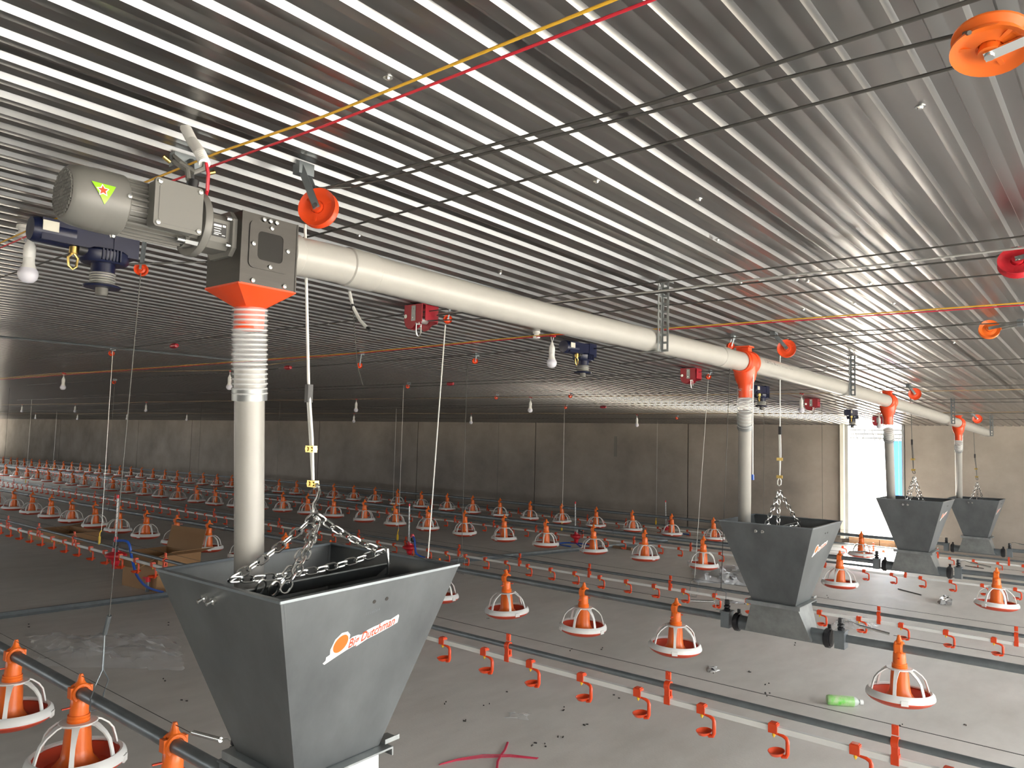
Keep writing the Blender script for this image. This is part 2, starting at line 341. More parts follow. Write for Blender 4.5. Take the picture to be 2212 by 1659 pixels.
def hopper_meshes():
    b = MB(); shell_faces(b, ZT, ZB, 0, -HB, .002)
    HM['body'] = b.mesh('hopper_body', M['hopper'], sharp=10)
    r = MB()
    for k in range(4):
        a = Matrix.Rotation(k * PI / 2, 3, 'Z'); r.box(a @ V((ZT - .006, 0, -.003)), (.014, .56, .006), a)
    HM['rim'] = r.mesh('rim_lip', M['galv_dark'])
    c = MB()
    for k in range(4):
        a = Matrix.Rotation(k * PI / 2, 3, 'Z')
        c.tube([a @ V((ZT - .004, -ZT + .012, -.008)), a @ V((ZB - .002, -ZB + .010, -HB + .01))], .0028, 4)
    HM['seam'] = c.mesh('corner_seam', M['hopper'])
    f = MB().box((0, 0, -HB - .003), (.325, .30, .005)); f.box((0, -.15, -HB - .012), (.325, .004, .022)).box((0, .15, -HB - .012), (.325, .004, .022))
    HM['flange'] = f.mesh('outlet_flange', M['galv'])
    k = MB(); z0, z1 = -HB - .006, -HB - .205
    tx, ty, bx_, by = .135, .125, .20, .07
    k.add([(-tx, -ty, z0), (tx, -ty, z0), (tx, ty, z0), (-tx, ty, z0), (-bx_, -by, z1), (bx_, -by, z1), (bx_, by, z1), (-bx_, by, z1)],
          [(0, 4, 5, 1), (1, 5, 6, 2), (2, 6, 7, 3), (3, 7, 4, 0), (4, 7, 6, 5)])
    HM['boot'] = k.mesh('boot', M['galv'], sharp=12)
    HM['trough'] = MB().cyl((-.255, 0, -.655), (.255, 0, -.655), .044, n=20).mesh('auger_trough', M['galv_dark'])
    HM['clamp'] = MB().cyl((-.012, 0, 0), (.012, 0, 0), .056, n=20).cyl((-.02, 0, 0), (.02, 0, 0), .048, n=20).box((0, .02, .06), (.018, .012, .03)).mesh('clamp_ring', M['black'])
    HM['anchor'] = MB().box((0, 0, .005), (.055, .075, .095)).box((0, 0, .055), (.065, .085, .006)).mesh('anchor_block', M['galv_dark'])
    HM['insul'] = MB().lathe([(0, .055), (.018, .058), (.02, .07), (.012, .074), (.02, .08), (.02, .09), (.011, .094), (.017, .10), (.015, .125), (0, .128)], 12).mesh('insulator', M['black'])
    HM['bar'] = MB().box((0, 0, 0), (.004, .495, .075), Matrix.Rotation(.95, 3, 'Y')).box((.03, 0, -.024), (.004, .485, .014)).mesh('cross_bar', M['galv'])
    HM['bolt'] = MB().cyl((0, 0, 0), (0, -.009, 0), .010, n=6).cyl((0, -.009, 0), (0, -.024, 0), .0045, n=8).mesh('bolt', M['zinc'])
    HM['hole'] = MB().cyl((0, 0, 0), tuple(FN * .0012), .0048, n=12).mesh('bolt_hole', M['debris'])
    HM['handle'] = MB().prism([(0, 0), (.05, 0), (.05, .012), (.047, .012), (.047, .003), (0, .003)], (.10, .135, -HB + .006), (1, 0, 0), (0, 0, 1), -.05).mesh('slide_handle', M['galv'])
    # outlined decal
    def dp(x, y, l): return face_pt(.014 + x * .745, .152 - y * .745, l)
    pts = [(-.187, -.049), (-.178, -.042), (-.178, -.030), (-.165, -.024), (-.168, -.006), (-.157, .026), (-.135, .044), (-.112, .044), (-.099, .030), (-.099, .012), (-.085, .019), (-.064, .021), (-.050, .018), (-.026, .030), (.0, .036), (.016, .038), (.045, .048), (.068, .046), (.10, .058), (.104, .053), (.104, .028), (.08, .020), (.02, .004), (-.02, -.004), (-.04, -.012), (-.06, -.020), (-.072, -.016), (-.10, -.024), (-.135, -.037), (-.18, -.055)]
    d = MB(); n = len(pts); d.add([dp(x, y, .0003) for x, y in pts] + [dp(x, y, .0010) for x, y in pts], [tuple(range(n)), tuple(range(n, 2*n))] + [(i, (i+1) % n, n+(i+1) % n, n+i) for i in range(n)])
    HM['decal'] = d.mesh('decal', M['decal'])
    e = MB(); cp = [(-.131 + .0275 * math.cos(a) + .006 * math.sin(a), .006 + .030 * math.sin(a)) for a in [2 * PI * i / 28 for i in range(28)]]
    e.add([dp(x, y, .0013) for x, y in cp], [tuple(range(28))]); HM['disc'] = e.mesh('decal_disc', M['decal_orange'])
    HM['dp'] = dp
hopper_meshes()
HP = [((-1.712, 1.255, EYE - .351), 2.0, 0), ((-1.70, 4.68, EYE - .455), .6, 0), ((-1.64, 8.02, EYE - .465), .3, 0), ((-1.61, 11.3, EYE - .605), 0, 0)]
HN = ['large grey feed hopper in the foreground, nearest of the four', 'grey feed hopper second from the camera, standing before the door side', 'grey feed hopper overlapping the bright open doorway', 'rearmost grey feed hopper close to the back wall']
hops = []
for i, (p, tilt, yw) in enumerate(HP):
    t = thing('feed_hopper', HN[i], 'hopper', p, (math.radians(tilt), 0, math.radians(yw)), 'feed hoppers under the auger pipe'); hops.append(t)
    b = put('hopper_body', HM['body'], t); put('rim_lip', HM['rim'], t); put('corner_seam', HM['seam'], b); put('outlet_flange', HM['flange'], t); bo = put('boot', HM['boot'], t)
    put('auger_trough', HM['trough'], bo); put('slide_handle', HM['handle'], t); put('cross_bar', HM['bar'], t, (.005, 0, -.045))
    for s in (-1, 1):
        put('clamp_ring', HM['clamp'], bo, (s * .275, 0, -.655)); a = put('anchor_block', HM['anchor'], t, (s * .345, 0, -.655)); put('insulator', HM['insul'], a)
    for x in (-.048, -.008): put('bolt', HM['bolt'], t, (x, -ZT + .042 * math.tan(sl), -.042), (sl, 0, 0))
    for x in (-.005, .035): put('bolt_hole', HM['hole'], t, face_pt(x, .055))
    dc = put('decal', HM['decal'], t); put('decal_disc', HM['disc'], dc)
    ca, sa = math.cos(.235), math.sin(.235)
    text_mesh('Big Dutchman', .045, .30, lambda x, y: HM['dp'](-.098 + (x * ca * .75 - y * sa * .6), -.0195 + (x * sa * .75 + y * ca), .0013), M['decal_red'], 'decal_letters', dc, .0009)
    if i < 2: text_mesh('1116064', .013, 0, lambda x, y: face_pt(-.025 + x, .088 - y * .9 - x * .1, .0004), M['galv_dark'], 'stamped_number', t)

# ------------------------------------------------------------------ feed lines with tubes and pans
def lerp(tab, x):
    for (x0, a), (x1, b) in zip(tab[:-1], tab[1:]):
        if x <= x1: return a + (b - a) * (x - x0) / (x1 - x0)
    return tab[-1][1]
FL = [dict(y=1.28, z=[(-60, -1.02), (3, -1.008)], hop=0), dict(y=4.70, z=[(-60, -1.12), (-12, -1.115), (-8, -1.095), (3, -1.10)], hop=1),
      dict(y=8.02, z=[(-60, -1.17), (-18, -1.172), (-14, -1.165), (-11, -1.09), (3, -1.10)], hop=2), dict(y=11.3, z=[(-60, -1.36), (-36, -1.335), (-28, -1.265), (-20, -1.235), (-12, -1.205), (3, -1.225)], hop=3)]
LN = ['nearest feed line', 'second feed line', 'third feed line', 'rear feed line']
def fz(i, x): return lerp(FL[i]['z'], x) + EYE
FLE = [-8.0, -19.0, -34.0, -50.0]
for i, L in enumerate(FL):
    hx = HP[i][0][0]; y = L['y']
    t = thing('feed_line', ['nearest grey feed tube passing under the foreground hopper', 'second grey feed tube, through the second hopper', 'third grey feed tube, through the hopper before the doorway', 'rear grey feed tube running along the back wall'][i], 'feed line', (hx, y, fz(i, hx)), group='feed lines')
    o = (hx, y, fz(i, hx))
    for s in (-1, 1):
        x = hx + s * .36; end = FLE[i] if s < 0 else 3.0; first = True
        while (x > end) if s < 0 else (x < end):
            nx = x + s * 3.0
            MB().cyl((x, y, fz(i, x)), (nx, y, fz(i, nx)), .0225, n=14).build('tube', M['galv_dark'], t, o)
            if not first: MB().cyl((x - .05, y, fz(i, x)), (x + .05, y, fz(i, x)), .028, n=14).build('tube_coupling', M['galv_dark'], t, o)
            x = nx; first = False
    # anti-perch wire over the pan heads, with spring at the hopper
    for s in (-1, 1):
        a = hx + s * .62; e = FLE[i] if s < 0 else 3
        MB().tube([(a + (e - a) * k / 12, y, fz(i, a + (e - a) * k / 12) + .062) for k in range(13)], .0014, 4).build('wire', M['cable'], t, o)
        sp = MB().cyl((hx + s * .60, y, fz(i, hx) + .066), (hx + s * .44, y, fz(i, hx) + .086), .0075, n=10)
        sp.tube([(hx + s * .44, y, fz(i, hx) + .086), (hx + s * .40, y, fz(i, hx) + .10), (hx + s * .365, y, fz(i, hx) + .095)], .003, 5)
        sp.build('tension_spring', M['zinc'], t, o)
PM = {}
def pan_meshes():
    h = MB()
    for x in (-.015, .015): h.tube([(x, .030 * math.cos(a), .030 * math.sin(a)) for a in [2 * PI * k / 16 for k in range(16)]], .0085, 6, True)
    h.lathe([(.0255, -.006), (.0265, 0), (.0255, .006)], 18, (0, 0, 0), (1, 0, 0))
    h.lathe([(.0, .070), (.007, .069), (.010, .06), (.014, .042), (.024, .028), (.020, .020)], 12)
    h.box((0, .034, .004), (.03, .012, .04)).box((0, -.034, .004), (.03, .012, .04))
    h.lathe([(.026, -.018), (.031, -.026), (.033, -.05), (.034, -.084), (.0, -.084)], 18)
    PM['head'] = h.mesh('clamp_head', M['orange'])
    PM['collar'] = MB().lathe([(.034, -.080), (.039, -.080), (.039, -.088), (.0375, -.090), (.0395, -.092), (.0395, -.1), (.038, -.102), (.040, -.104), (.040, -.112), (.03, -.112)], 20).mesh('threaded_collar', M['orange'])
    PM['shutter'] = MB().box((0, 0, -.050), (.010, .125, .004)).box((.0, .062, -.050), (.022, .008, .006)).mesh('shutter_slide', M['redor'])
    g = MB().lathe([(.038, -.106), (.066, -.106), (.069, -.110), (.066, -.114), (.038, -.114)], 24)
    path = [(.060, -.109, .030), (.080, -.116, .024), (.112, -.140, .019), (.132, -.165, .016), (.143, -.200, .016), (.151, -.234, .018)]
    for k in range(6):
        a = 2 * PI * k / 6 + .2; er = V((math.cos(a), math.sin(a), 0)); et = V((-er.y, er.x, 0)); vs = []
        for j, (r, z, w) in enumerate(path):
            q = path[min(j + 1, 5)]; p = path[max(j - 1, 0)]; d = V((q[0] - p[0], 0, q[1] - p[1])).normalized(); nn = er * -d.z + V((0, 0, d.x)); c = er * r + V((0, 0, z))
            vs += [c + et * w / 2 + nn * .003, c - et * w / 2 + nn * .003, c - et * w / 2 - nn * .003, c + et * w / 2 - nn * .003]
        fs = [(4*j+m, 4*j+(m+1) % 4, 4*j+4+(m+1) % 4, 4*j+4+m) for j in range(5) for m in range(4)] + [(20, 21, 22, 23)]
        g.add(vs, fs)
    PM['grill'] = g.mesh('grill', M['white'])
    r = MB().lathe([(.148, -.226), (.158, -.221), (.169, -.230), (.174, -.246), (.174, -.256), (.168, -.256), (.165, -.240), (.150, -.234)], 36, closed=True)
    for a in (.5, 2.6, 4.4):
        m = Matrix.Rotation(a, 3, 'Z'); r.box(m @ V((.173, 0, -.252)), (.008, .036, .026), m)
    PM['ring'] = r.mesh('rim_ring', M['white'])
    PM['bell'] = MB().lathe([(.036, -.110), (.043, -.117), (.0465, -.150), (.050, -.205), (.056, -.236), (.074, -.260), (.086, -.273)], 22).mesh('inner_bell', M['orange'])
    PM['pan'] = MB().lathe([(0, -.276), (.12, -.278), (.152, -.250), (.158, -.240), (.169, -.240), (.170, -.262), (.155, -.276), (.125, -.290), (0, -.290)], 32).mesh('pan_dish', M['pan'])
pan_meshes()
def pan(i, x, label):
    t = thing('feed_pan', label, 'feed pan', (x, FL[i]['y'], fz(i, x)), (random.uniform(-.04, .04), random.uniform(-.03, .03), 0), 'feed pans')
    yaw = random.uniform(0, 6.28)
    put('clamp_head', PM['head'], t); put('threaded_collar', PM['collar'], t); put('shutter_slide', PM['shutter'], t, rot=(0, 0, random.uniform(-.2, .2)))
    put('grill', PM['grill'], t, rot=(0, 0, yaw)); put('rim_ring', PM['ring'], t, rot=(0, 0, yaw)); put('inner_bell', PM['bell'], t); put('pan_dish', PM['pan'], t)
PX = [[-3.86, -3.16, -2.43],
      [-15.5, -14.70, -13.88, -13.09, -12.3, -11.49, -10.71, -9.93, -9.14, -8.38, -7.62, -6.86, -6.11, -5.36, -4.62, -3.88, -3.145, -2.407, -1.052],
      [-26.8, -25.92, -25.0, -24.21, -23.42, -22.66, -21.84, -21.06, -20.32, -19.52, -18.73, -17.93, -17.13, -16.36, -15.61, -14.85, -14.12, -13.36, -12.6, -11.84, -11.1, -10.38, -9.6, -8.86, -8.15, -7.41, -6.68, -5.97, -5.24, -4.52, -3.78, -3.05, -2.326, -1.0],
      [-37.7, -36.9, -36.02, -35.28, -34.51, -33.72, -32.9, -32.16, -31.4, -30.57, -29.82, -29.05, -28.27, -27.48, -26.7, -25.92, -25.12, -24.38, -23.61, -22.84, -22.1, -21.36, -20.6, -19.85, -19.1, -18.36, -17.62, -16.87, -16.12, -15.38, -14.65, -13.92, -13.18, -12.44, -11.7, -10.94, -10.24, -9.53, -8.79, -8.07, -7.33, -6.61, -5.88, -5.16, -4.44, -3.71, -2.99]]
for i, xs in enumerate(PX):
    left = sorted([x for x in xs if x < HP[i][0][0]], reverse=True)
    for k, x in enumerate(left):
        pan(i, x, f'orange and white feed pan, {ordinal(k)} left of hopper, {LN[i]}')
    for x in [x for x in xs if x > HP[i][0][0]]:
        pan(i, x, f'orange and white feed pan right of hopper, {LN[i]}')

# ------------------------------------------------------------------ drinker lines
DL = [dict(y=3.0, z=-1.028, x0=-12, c0=-.522, n=36, g=0), dict(y=6.4, z=-1.268, x0=-24, c0=-.524, n=76, g=0), dict(y=9.66, z=-1.386, x0=-34, c0=-1.04, n=96, g=0), dict(y=12.8, z=-1.522, x0=-46, c0=-1.28, n=80, g=0)]
DN = ['nearest white drinker line with red cups, crossing the foreground right of the first hopper', 'second white drinker line with red cups, passing behind the second hopper', 'third drinker line with red cups, low behind the hopper before the doorway', 'rear drinker line with red cups at the foot of the back wall']
cup = MB().box((0, 0, .002), (.034, .031, .034)).box((0, 0, .020), (.026, .024, .006))
cup.tube([(.006, 0, -.016), (.034, 0, -.020), (.048, 0, -.026), (.053, 0, -.036), (.053, 0, -.082), (.048, 0, -.094), (.03, 0, -.099)], [.006, .0065, .0075, .008, .008, .008, .007], 8)
cup.lathe([(0, -.016), (.014, -.0155), (.026, -.010), (.036, .004), (.0335, .004), (.024, -.006), (.012, -.0115), (0, -.012)], 18, (.010, 0, -.086), sx=.85, sy=1.2)
CUP = cup.mesh('drinker_cup', M['redor'])
NIP = MB().cyl((0, 0, -.014), (0, 0, -.028), .0065, n=8).cyl((0, 0, -.028), (0, 0, -.034), .003, n=6).mesh('nipple', M['yellow'])
clip = MB().box((0, 0, .042), (.022, .010, .034)).box((0, 0, -.058), (.026, .030, .034)).box((0, -.010, -.026), (.022, .008, .03)).box((0, .010, -.026), (.022, .008, .03))
clip.lathe([(.0135, -.012), (.020, -.012), (.020, .012), (.0135, .012)], 16, (0, 0, 0), (1, 0, 0), closed=True).cyl((0, -.008, .050), (0, .008, .050), .006, n=8)
CLIP = clip.mesh('hanger_clip', M['redor'])
WP = .061                                       # water pipe below support tube
for i, D in enumerate(DL):
    y, z = D['y'], D['z'] + EYE; o = (-1.0, y, z)
    t = thing('drinker_line', DN[i], 'drinker line', o, group='drinker lines')
    x = 2.5
    while x > D['x0']:
        MB().cyl((x, y, z), (x - 3.0, y, z), .0133, n=12).build('support_tube', M['galv_dark'], t, o)
        MB().box((x - 1.5, y, z - WP), (2.99, .021, .021)).build('water_pipe', M['white'], t, o)
        MB().box((x - 3.0, y, z - WP), (.055, .026, .026)).build('pipe_socket', M['frame_cream'], t, o); x -= 3.0
    MB().tube([(2.5, y, z + .058), (D['x0'], y, z + .058)], .0013, 4).build('wire', M['cable'], t, o)
    for k in range(D['n']):
        c = put('drinker_cup', CUP, t, (D['c0'] - k * .298 + 1.0, 0, -WP))
        if i < 2 and k < 34: put('nipple', NIP, c)
    for k in range(D['n'] // 3 + 1): put('hanger_clip', CLIP, t, (D['c0'] - .165 - k * .883 + 1.0, 0, 0))

# ------------------------------------------------------------------ pressure regulators on the drinker lines
for i, (x, lab) in enumerate(((-6.86, 'red pressure regulator with tall breather tube on nearest drinker line, at left'), (-6.80, 'red pressure regulator with blue hose right of the hanging chain'), (-6.62, 'red pressure regulator with ring of blue hose beyond the second feed line'), (-6.76, 'clear breather tube and regulator of the rear drinker line'))):
    y, z = DL[i]['y'], DL[i]['z'] + EYE - WP
    t = thing('pressure_regulator', lab, 'regulator', (x, y, z), group='drinker line regulators')
    MB().lathe([(0, -.115), (.022, -.113), (.026, -.08), (.034, -.07), (.036, -.045), (.075, -.018), (.088, -.006), (.088, .008), (.070, .018), (.034, .034), (.030, .07), (0, .072)], 24).build('regulator_body', M['red_gloss'], t)
    MB().cyl((-.11, 0, 0), (.11, 0, 0), .014, n=12).build('pipe_union', M['frame_cream'], t)
    b = MB().cyl((-.02, 0, .06), (-.03, 0, .50), .009, n=10).build('breather_tube', M['hose_ring'], t)
    MB().tube([(-.02 - .01 * k / 60 + .0095 * math.cos(k * .9), .0095 * math.sin(k * .9), .10 + .38 * k / 60) for k in range(61)], .0016, 4).build('spiral_mark', M['debris'], b)
    MB().lathe([(0, .52), (.010, .518), (.012, .50), (.009, .485)], 10, (-.03, 0, 0)).build('tube_cap', M['red_gloss'], t)
    MB().tube([(.018, -.012, .06), (.022, -.015, .10), (.05, -.03, .14), (.075, -.045, .145)], .013, 10).build('elbow_pipe', M['rope'], t)
    MB().cyl((.06, -.035, .145), (.11, -.055, .145), .018, n=12).cyl((.085, -.045, .13), (.085, -.045, .17), .016, n=10).build('elbow', M['red_gloss'], t)
    MB().cyl((.085, -.045, .125), (.09, -.05, .085), .02, n=12).box((.125, -.06, .09), (.07, .022, .018)).box((.155, -.065, .075), (.014, .02, .05)).build('valve', M['black'], t)
    pth = [[(.11, -.055, .14)] + [tuple(at(*q, Y=w) - V((x, y, z))) for q, w in (((277, 1172), 2.98), ((286, 1212), 3.02), ((297, 1245), 3.15), ((318, 1268), 3.45), ((352, 1279), 3.8))],
           [(.11, -.055, .14), (.15, -.07, .11), (.18, -.08, .02), (.19, -.05, -.06), (.30, .06, -.12), (.48, .02, -.13), (.55, -.12, -.13), (.40, -.22, -.13), (.16, -.15, -.11), (.02, -.05, -.10)],
           [(.02, -.03, -.10), (.20, -.12, -.135), (.36, -.02, -.145), (.34, .14, -.14), (.10, .20, -.135), (-.18, .14, -.13), (-.30, .0, -.135), (-.2, -.12, -.14), (.0, -.14, -.14)],
           [(.1, 0, -.06), (.25, .02, -.06), (.45, -.02, -.06)]][i]
    sm = []
    for k in range(len(pth) - 1):
        p0, p1, p2, p3 = (V(pth[max(k - 1, 0)]), V(pth[k]), V(pth[k + 1]), V(pth[min(k + 2, len(pth) - 1)]))
        for q in range(6):
            s = q / 6; sm.append(.5 * ((2 * p1) + (p2 - p0) * s + (2 * p0 - 5 * p1 + 4 * p2 - p3) * s * s + (3 * p1 - p0 - 3 * p2 + p3) * s ** 3))
    MB().tube(sm + [V(pth[-1])], .011, 8).build('blue_hose', M['blue_hose'], t)

# ------------------------------------------------------------------ conveying pipe and tees
def pipe_pt(u, v):
    r = ray(u, v); t = -1.777 / (r.x - .0157 * r.y); return r * t + V((0, 0, EYE))
PP = [pipe_pt(*q) for q in ((690, 561), (1134, 674), (1448, 745), (1610, 783), (1665, 796), (1810, 836), (1918, 867), (2027, 900), (2070, 914), (2135, 935))]
PS = V((-1.757, 1.10, EYE + .478))
path = [PS] + PP
t = thing('auger_pipe', 'long white plastic auger pipe hung under the ribbed ceiling', 'pipe', tuple(PS))
def along(y):
    for a, b in zip(path[:-1], path[1:]):
        if y <= b.y: return a + (b - a) * ((y - a.y) / (b.y - a.y))
    return path[-1]
segs = [1.10, 1.55, PP[3].y - .25, PP[3].y, PP[5].y, PP[6].y, PP[7].y, path[-1].y]
R0 = .053
for a, b in zip(segs[:-1], segs[1:]):
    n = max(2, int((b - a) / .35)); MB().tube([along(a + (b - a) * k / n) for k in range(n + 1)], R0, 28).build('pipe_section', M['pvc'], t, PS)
for y in (1.16, 1.36, PP[3].y - .35):
    a = along(y); d = (along(y + .06) - a).normalized(); ln = .10 if y > 1.2 else .035
    MB().tube([a, a + d * .004, a + d * (ln - .004), a + d * ln], [R0, R0 + .004, R0 + .004, R0], 28).build('pipe_socket', M['pvc'], t, PS)
# printed line on the pipe past the first tee
a0, a1 = along(PP[3].y + .16), along(PP[3].y + 1.1); dd = (a1 - a0).normalized(); sd = V((dd.y, -dd.x, 0)).normalized(); vv = sd.cross(dd)
def onpipe(s, h): 
    th = .25 + h / (R0 + .0006); return a0 + dd * s + (sd * math.cos(th) + V((0, 0, 1)) * math.sin(th)) * (R0 + .0006)
tm = text_mesh('0 DE MUI  80 DN 110 x 3.2 PVC-U  -  -  -', .030, 0, lambda x, y: onpipe(x, y) - PS, M['ink'], 'pipe_print', t)
TY = [PP[3].y, PP[6].y, PP[8].y]
for i, y in enumerate(TY):
    c = along(y); d = (along(y + .1) - along(y - .1)).normalized()
    g = thing('outlet_tee', ['orange outlet tee on the auger pipe above the second hopper', 'orange outlet tee on the auger pipe before the doorway', 'orange outlet tee on the auger pipe nearest the back wall'][i], 'tee', tuple(c), group='orange outlet tees')
    MB().lathe([(R0 + .001, -.075), (R0 + .008, -.075), (R0 + .009, -.06), (R0 + .016, -.055), (R0 + .016, -.03), (R0 + .011, -.025), (R0 + .011, .025), (R0 + .016, .03), (R0 + .016, .055), (R0 + .009, .06), (R0 + .008, .075), (R0 + .001, .075)], 28, (0, 0, 0), d).build('saddle', M['redor'], g)
    MB().lathe([(.066, -.025), (.064, -.06), (.056, -.095), (.042, -.125), (.037, -.14), (.037, -.20)], 24).build('spout', M['redor'], g)
    MB().box((.0, -.02, .07), (.07, .05, .02)).box((.0, -.02, .085), (.09, .07, .008)).build('cap', M['redor'], g)

# ------------------------------------------------------------------ drop tubes
def drop(top, bot, hose, label, nr, mid):
    t = thing('drop_tube', label, 'tube', tuple(top), group='drop tubes'); d = (bot - top); r = .041
    m = top + d * mid
    bow = V((0, 0, 0))
    h = MB().tube([top + (m - top) * k / 14 for k in range(15)], r + .001, 24)
    hs = h.build('clear_hose', M['hose_wall'], t, top)
    for k in range(nr):
        c = top + (m - top) * ((k + .5) / nr); ring = MB(); x, y, z = frame(d)
        ring.tube([c + (x * math.cos(q) + y * math.sin(q)) * (r + .002) for q in [2 * PI * j / 24 for j in range(24)]], .0026, 5, True)
        ring.build('hose_ring', M['hose_ring'], hs, top)
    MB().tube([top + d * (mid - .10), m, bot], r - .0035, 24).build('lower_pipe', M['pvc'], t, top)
    MB().tube([m - d.normalized() * .02, m, m + d.normalized() * .012], r + .003, 20).build('hose_clamp', M['galv'], t, top)
    return t
drop(V((-1.757, 1.065, EYE + .453 - .134)), at(538, 1262, Y=1.13), 0, 'white drop tube with clear ribbed hose above the foreground hopper', 18, .315)
for i, (c, b, lab) in enumerate((((1606, 838), (1608, 1128), 'white drop tube into the second hopper'), ((1917, 905), (1925, 1080), 'drop tube in front of the doorway, into the third hopper'), ((2069, 938), (2072, 1078), 'drop tube into the rearmost hopper'))):
    y = TY[i]; tp = along(y) + V((0, 0, -.135)); drop(tp, at(*b, Y=HP[i + 1][0][1] - .12), 0, lab, 12, .28 - .03 * i)

# ------------------------------------------------------------------ auger drive unit
BC = V((-1.757, 1.065, EYE + .453)); AX = V((-1.757, 0, EYE + .500))
du = thing('auger_drive', 'grey gear motor with stainless inspection box driving the auger pipe', 'drive unit', tuple(BC))
x0, x1, y0, y1, z0, z1 = -.077, .077, -.08, .08, -.086, .086
bx = MB().box((0, 0, 0), (.150, .156, .172)).build('inspection_box', M['steel'], du)
cv = MB()
for yy in (-.0785, .0785): cv.box((.002, yy, 0), (.156, .004, .178))
cv.box((.077, 0, 0), (.003, .16, .178)).build('cover_plate', M['steel'], bx)
def rrect(w, h, r, n=5):
    p = []
    for cx, cy, a in ((w/2-r, h/2-r, 0), (-w/2+r, h/2-r, PI/2), (-w/2+r, -h/2+r, PI), (w/2-r, -h/2+r, 1.5*PI)):
        p += [(cx + r * math.cos(a + PI/2*k/n), cy + r * math.sin(a + PI/2*k/n)) for k in range(n + 1)]
    return p
fp = rrect(.118, .118, .014); ip = rrect(.072, .072, .012); n = len(fp)
w = MB(); w.add([(.0785, p[0], p[1] + .012) for p in fp] + [(.0815, p[0], p[1] + .012) for p in fp] + [(.0815, p[0], p[1] + .012) for p in ip] + [(.076, p[0], p[1] + .012) for p in ip],
      [(i, (i+1) % n, n+(i+1) % n, n+i) for i in range(n)] + [(n+i, n+(i+1) % n, 2*n+(i+1) % n, 2*n+i) for i in range(n)] + [(2*n+i, 2*n+(i+1) % n, 3*n+(i+1) % n, 3*n+i) for i in range(n)])
w.build('window_frame', M['steel'], bx)
MB().prism(ip, (.0795, 0, .012), (0, 1, 0), (0, 0, 1), .001).build('window_pane', M['dark_glass'], bx)
rv = MB().lathe([(0, .006), (.005, .005), (.0065, 0)], 10, (0, 0, 0), (1, 0, 0)).mesh('screw', M['zinc'])
for y, z in ((0, .061), (0, -.038), (-.049, .012), (.049, .012)): put('screw', rv, bx, (.081, y, z))
for y in (-.022, -.004, .014): put('screw', rv, bx, (.080, y, .079))
for y in (-.045, .045): put('screw', rv, bx, (.079, y, -.079))
fu = MB(); hw, hy, rr = .077, .08, .0375
for z, k in ((-.0875, 0), (-.092, 0), (-.135, 1), (-.190, 1)):
    for i in range(24):
        a = 2 * PI * i / 24 + PI / 4; c, s = math.cos(a), math.sin(a)
        if k: fu.v.append((c * rr, s * rr, z))
        else: q = max(abs(c), abs(s)); fu.v.append((c / q * (hw + .002), s / q * (hy + .002), z))
for j in range(3):
    for i in range(24): fu.f.append((j*24+i, (j+1)*24+i, (j+1)*24+(i+1) % 24, j*24+(i+1) % 24))
fu.build('funnel', M['redor'], du, sharp=25)
yo = -BC.y; zo = .500 - .453                    # motor axis in local coordinates
def MY(y, dx=0, dz=0): return V((dx, y + yo, zo + dz))
gh = MB(); gp = [(.032, -.045), (.045, -.03), (.045, .026), (.03, .042), (-.03, .042), (-.045, .026), (-.045, -.03), (-.032, -.045)]
gh.prism(gp, MY(.982, 0, -.012), (1, 0, 0), (0, 0, 1), .085)
gh.build('gear_housing', M['motor'], du)
pl = MB().prism([(a * 1.32, b * 1.28) for a, b in gp], MY(.985, 0, -.012), (1, 0, 0), (0, 0, 1), .012); pl.build('gear_flange', M['motor'], du)
for dx, dz in ((.045, .02), (.045, -.045), (-.045, .02), (-.045, -.045)): MB().cyl(MY(.977, dx * 1.12, dz), MY(.960, dx * 1.12, dz), .006, n=8).build('bolt', M['zinc'], du)
np_ = MB().box(MY(.945, .0458, -.012), (.002, .036, .034)).build('nameplate', M['black'], du)
for k, (dz, ww, ly) in enumerate(((.010, .020, -.005), (.011, .008, .012), (.003, .018, -.005), (-.003, .016, -.006), (-.008, .018, -.004), (-.012, .012, -.008), (-.012, .008, .011))):
    MB().box(MY(.945 + ly, .047, -.012 + dz), (.001, ww, .005 if k < 2 else .0018)).build('print_line', M['decal'], np_)
MB().lathe([(0, .0), (.078, .0), (.080, .004), (.080, .016), (.076, .020), (0, .020)], 36, MY(.893), (0, 1, 0)).build('motor_flange', M['motor'], du)
MB().lathe([(.050, 0), (.066, .004), (.060, .03), (.046, .045)], 24, MY(.865), (0, 1, 0)).build('end_shield', M['motor'], du)
st = MB().cyl(MY(.71), MY(.875), .0565, n=28); st.build('stator', M['motor'], du)
fin = MB()
for k in range(30):
    a = 2 * PI * k / 30; m = Matrix.Rotation(a, 3, 'Y'); fin.box(MY(.79) + m @ V((0, 0, .061)), (.003, .15, .011), m)
fin.build('cooling_fins', M['motor'], du)
fc = MB().lathe([(.0665, .115), (.069, .112), (.069, .07), (.0685, .066), (.069, .062), (.066, .03), (.061, .006), (.055, 0), (.050, .0005)], 36, MY(.612), (0, 1, 0)); fc.build('fan_cover', M['motor'], du)
MB().cyl(MY(.6125), MY(.620), .051, n=32).build('fan_opening', M['motor_dark'], du)
gr = MB()
for k in range(-6, 7):
    h = math.sqrt(max(0, .051 ** 2 - (k * .0078) ** 2)); gr.box(MY(.611, k * .0078, 0), (.0026, .003, 2 * h)); gr.box(MY(.611, 0, k * .0078), (2 * h, .003, .0022))
gr.lathe([(.0, -.002), (.009, -.002), (.009, .001)], 12, MY(.611), (0, 1, 0)); gr.build('fan_grille', M['motor'], du)
tb = MB().prism(rrect(.106, .104, .008), MY(.818, .058, .004), (0, 1, 0), (0, 0, 1), .030).build('terminal_box', M['motor'], du)
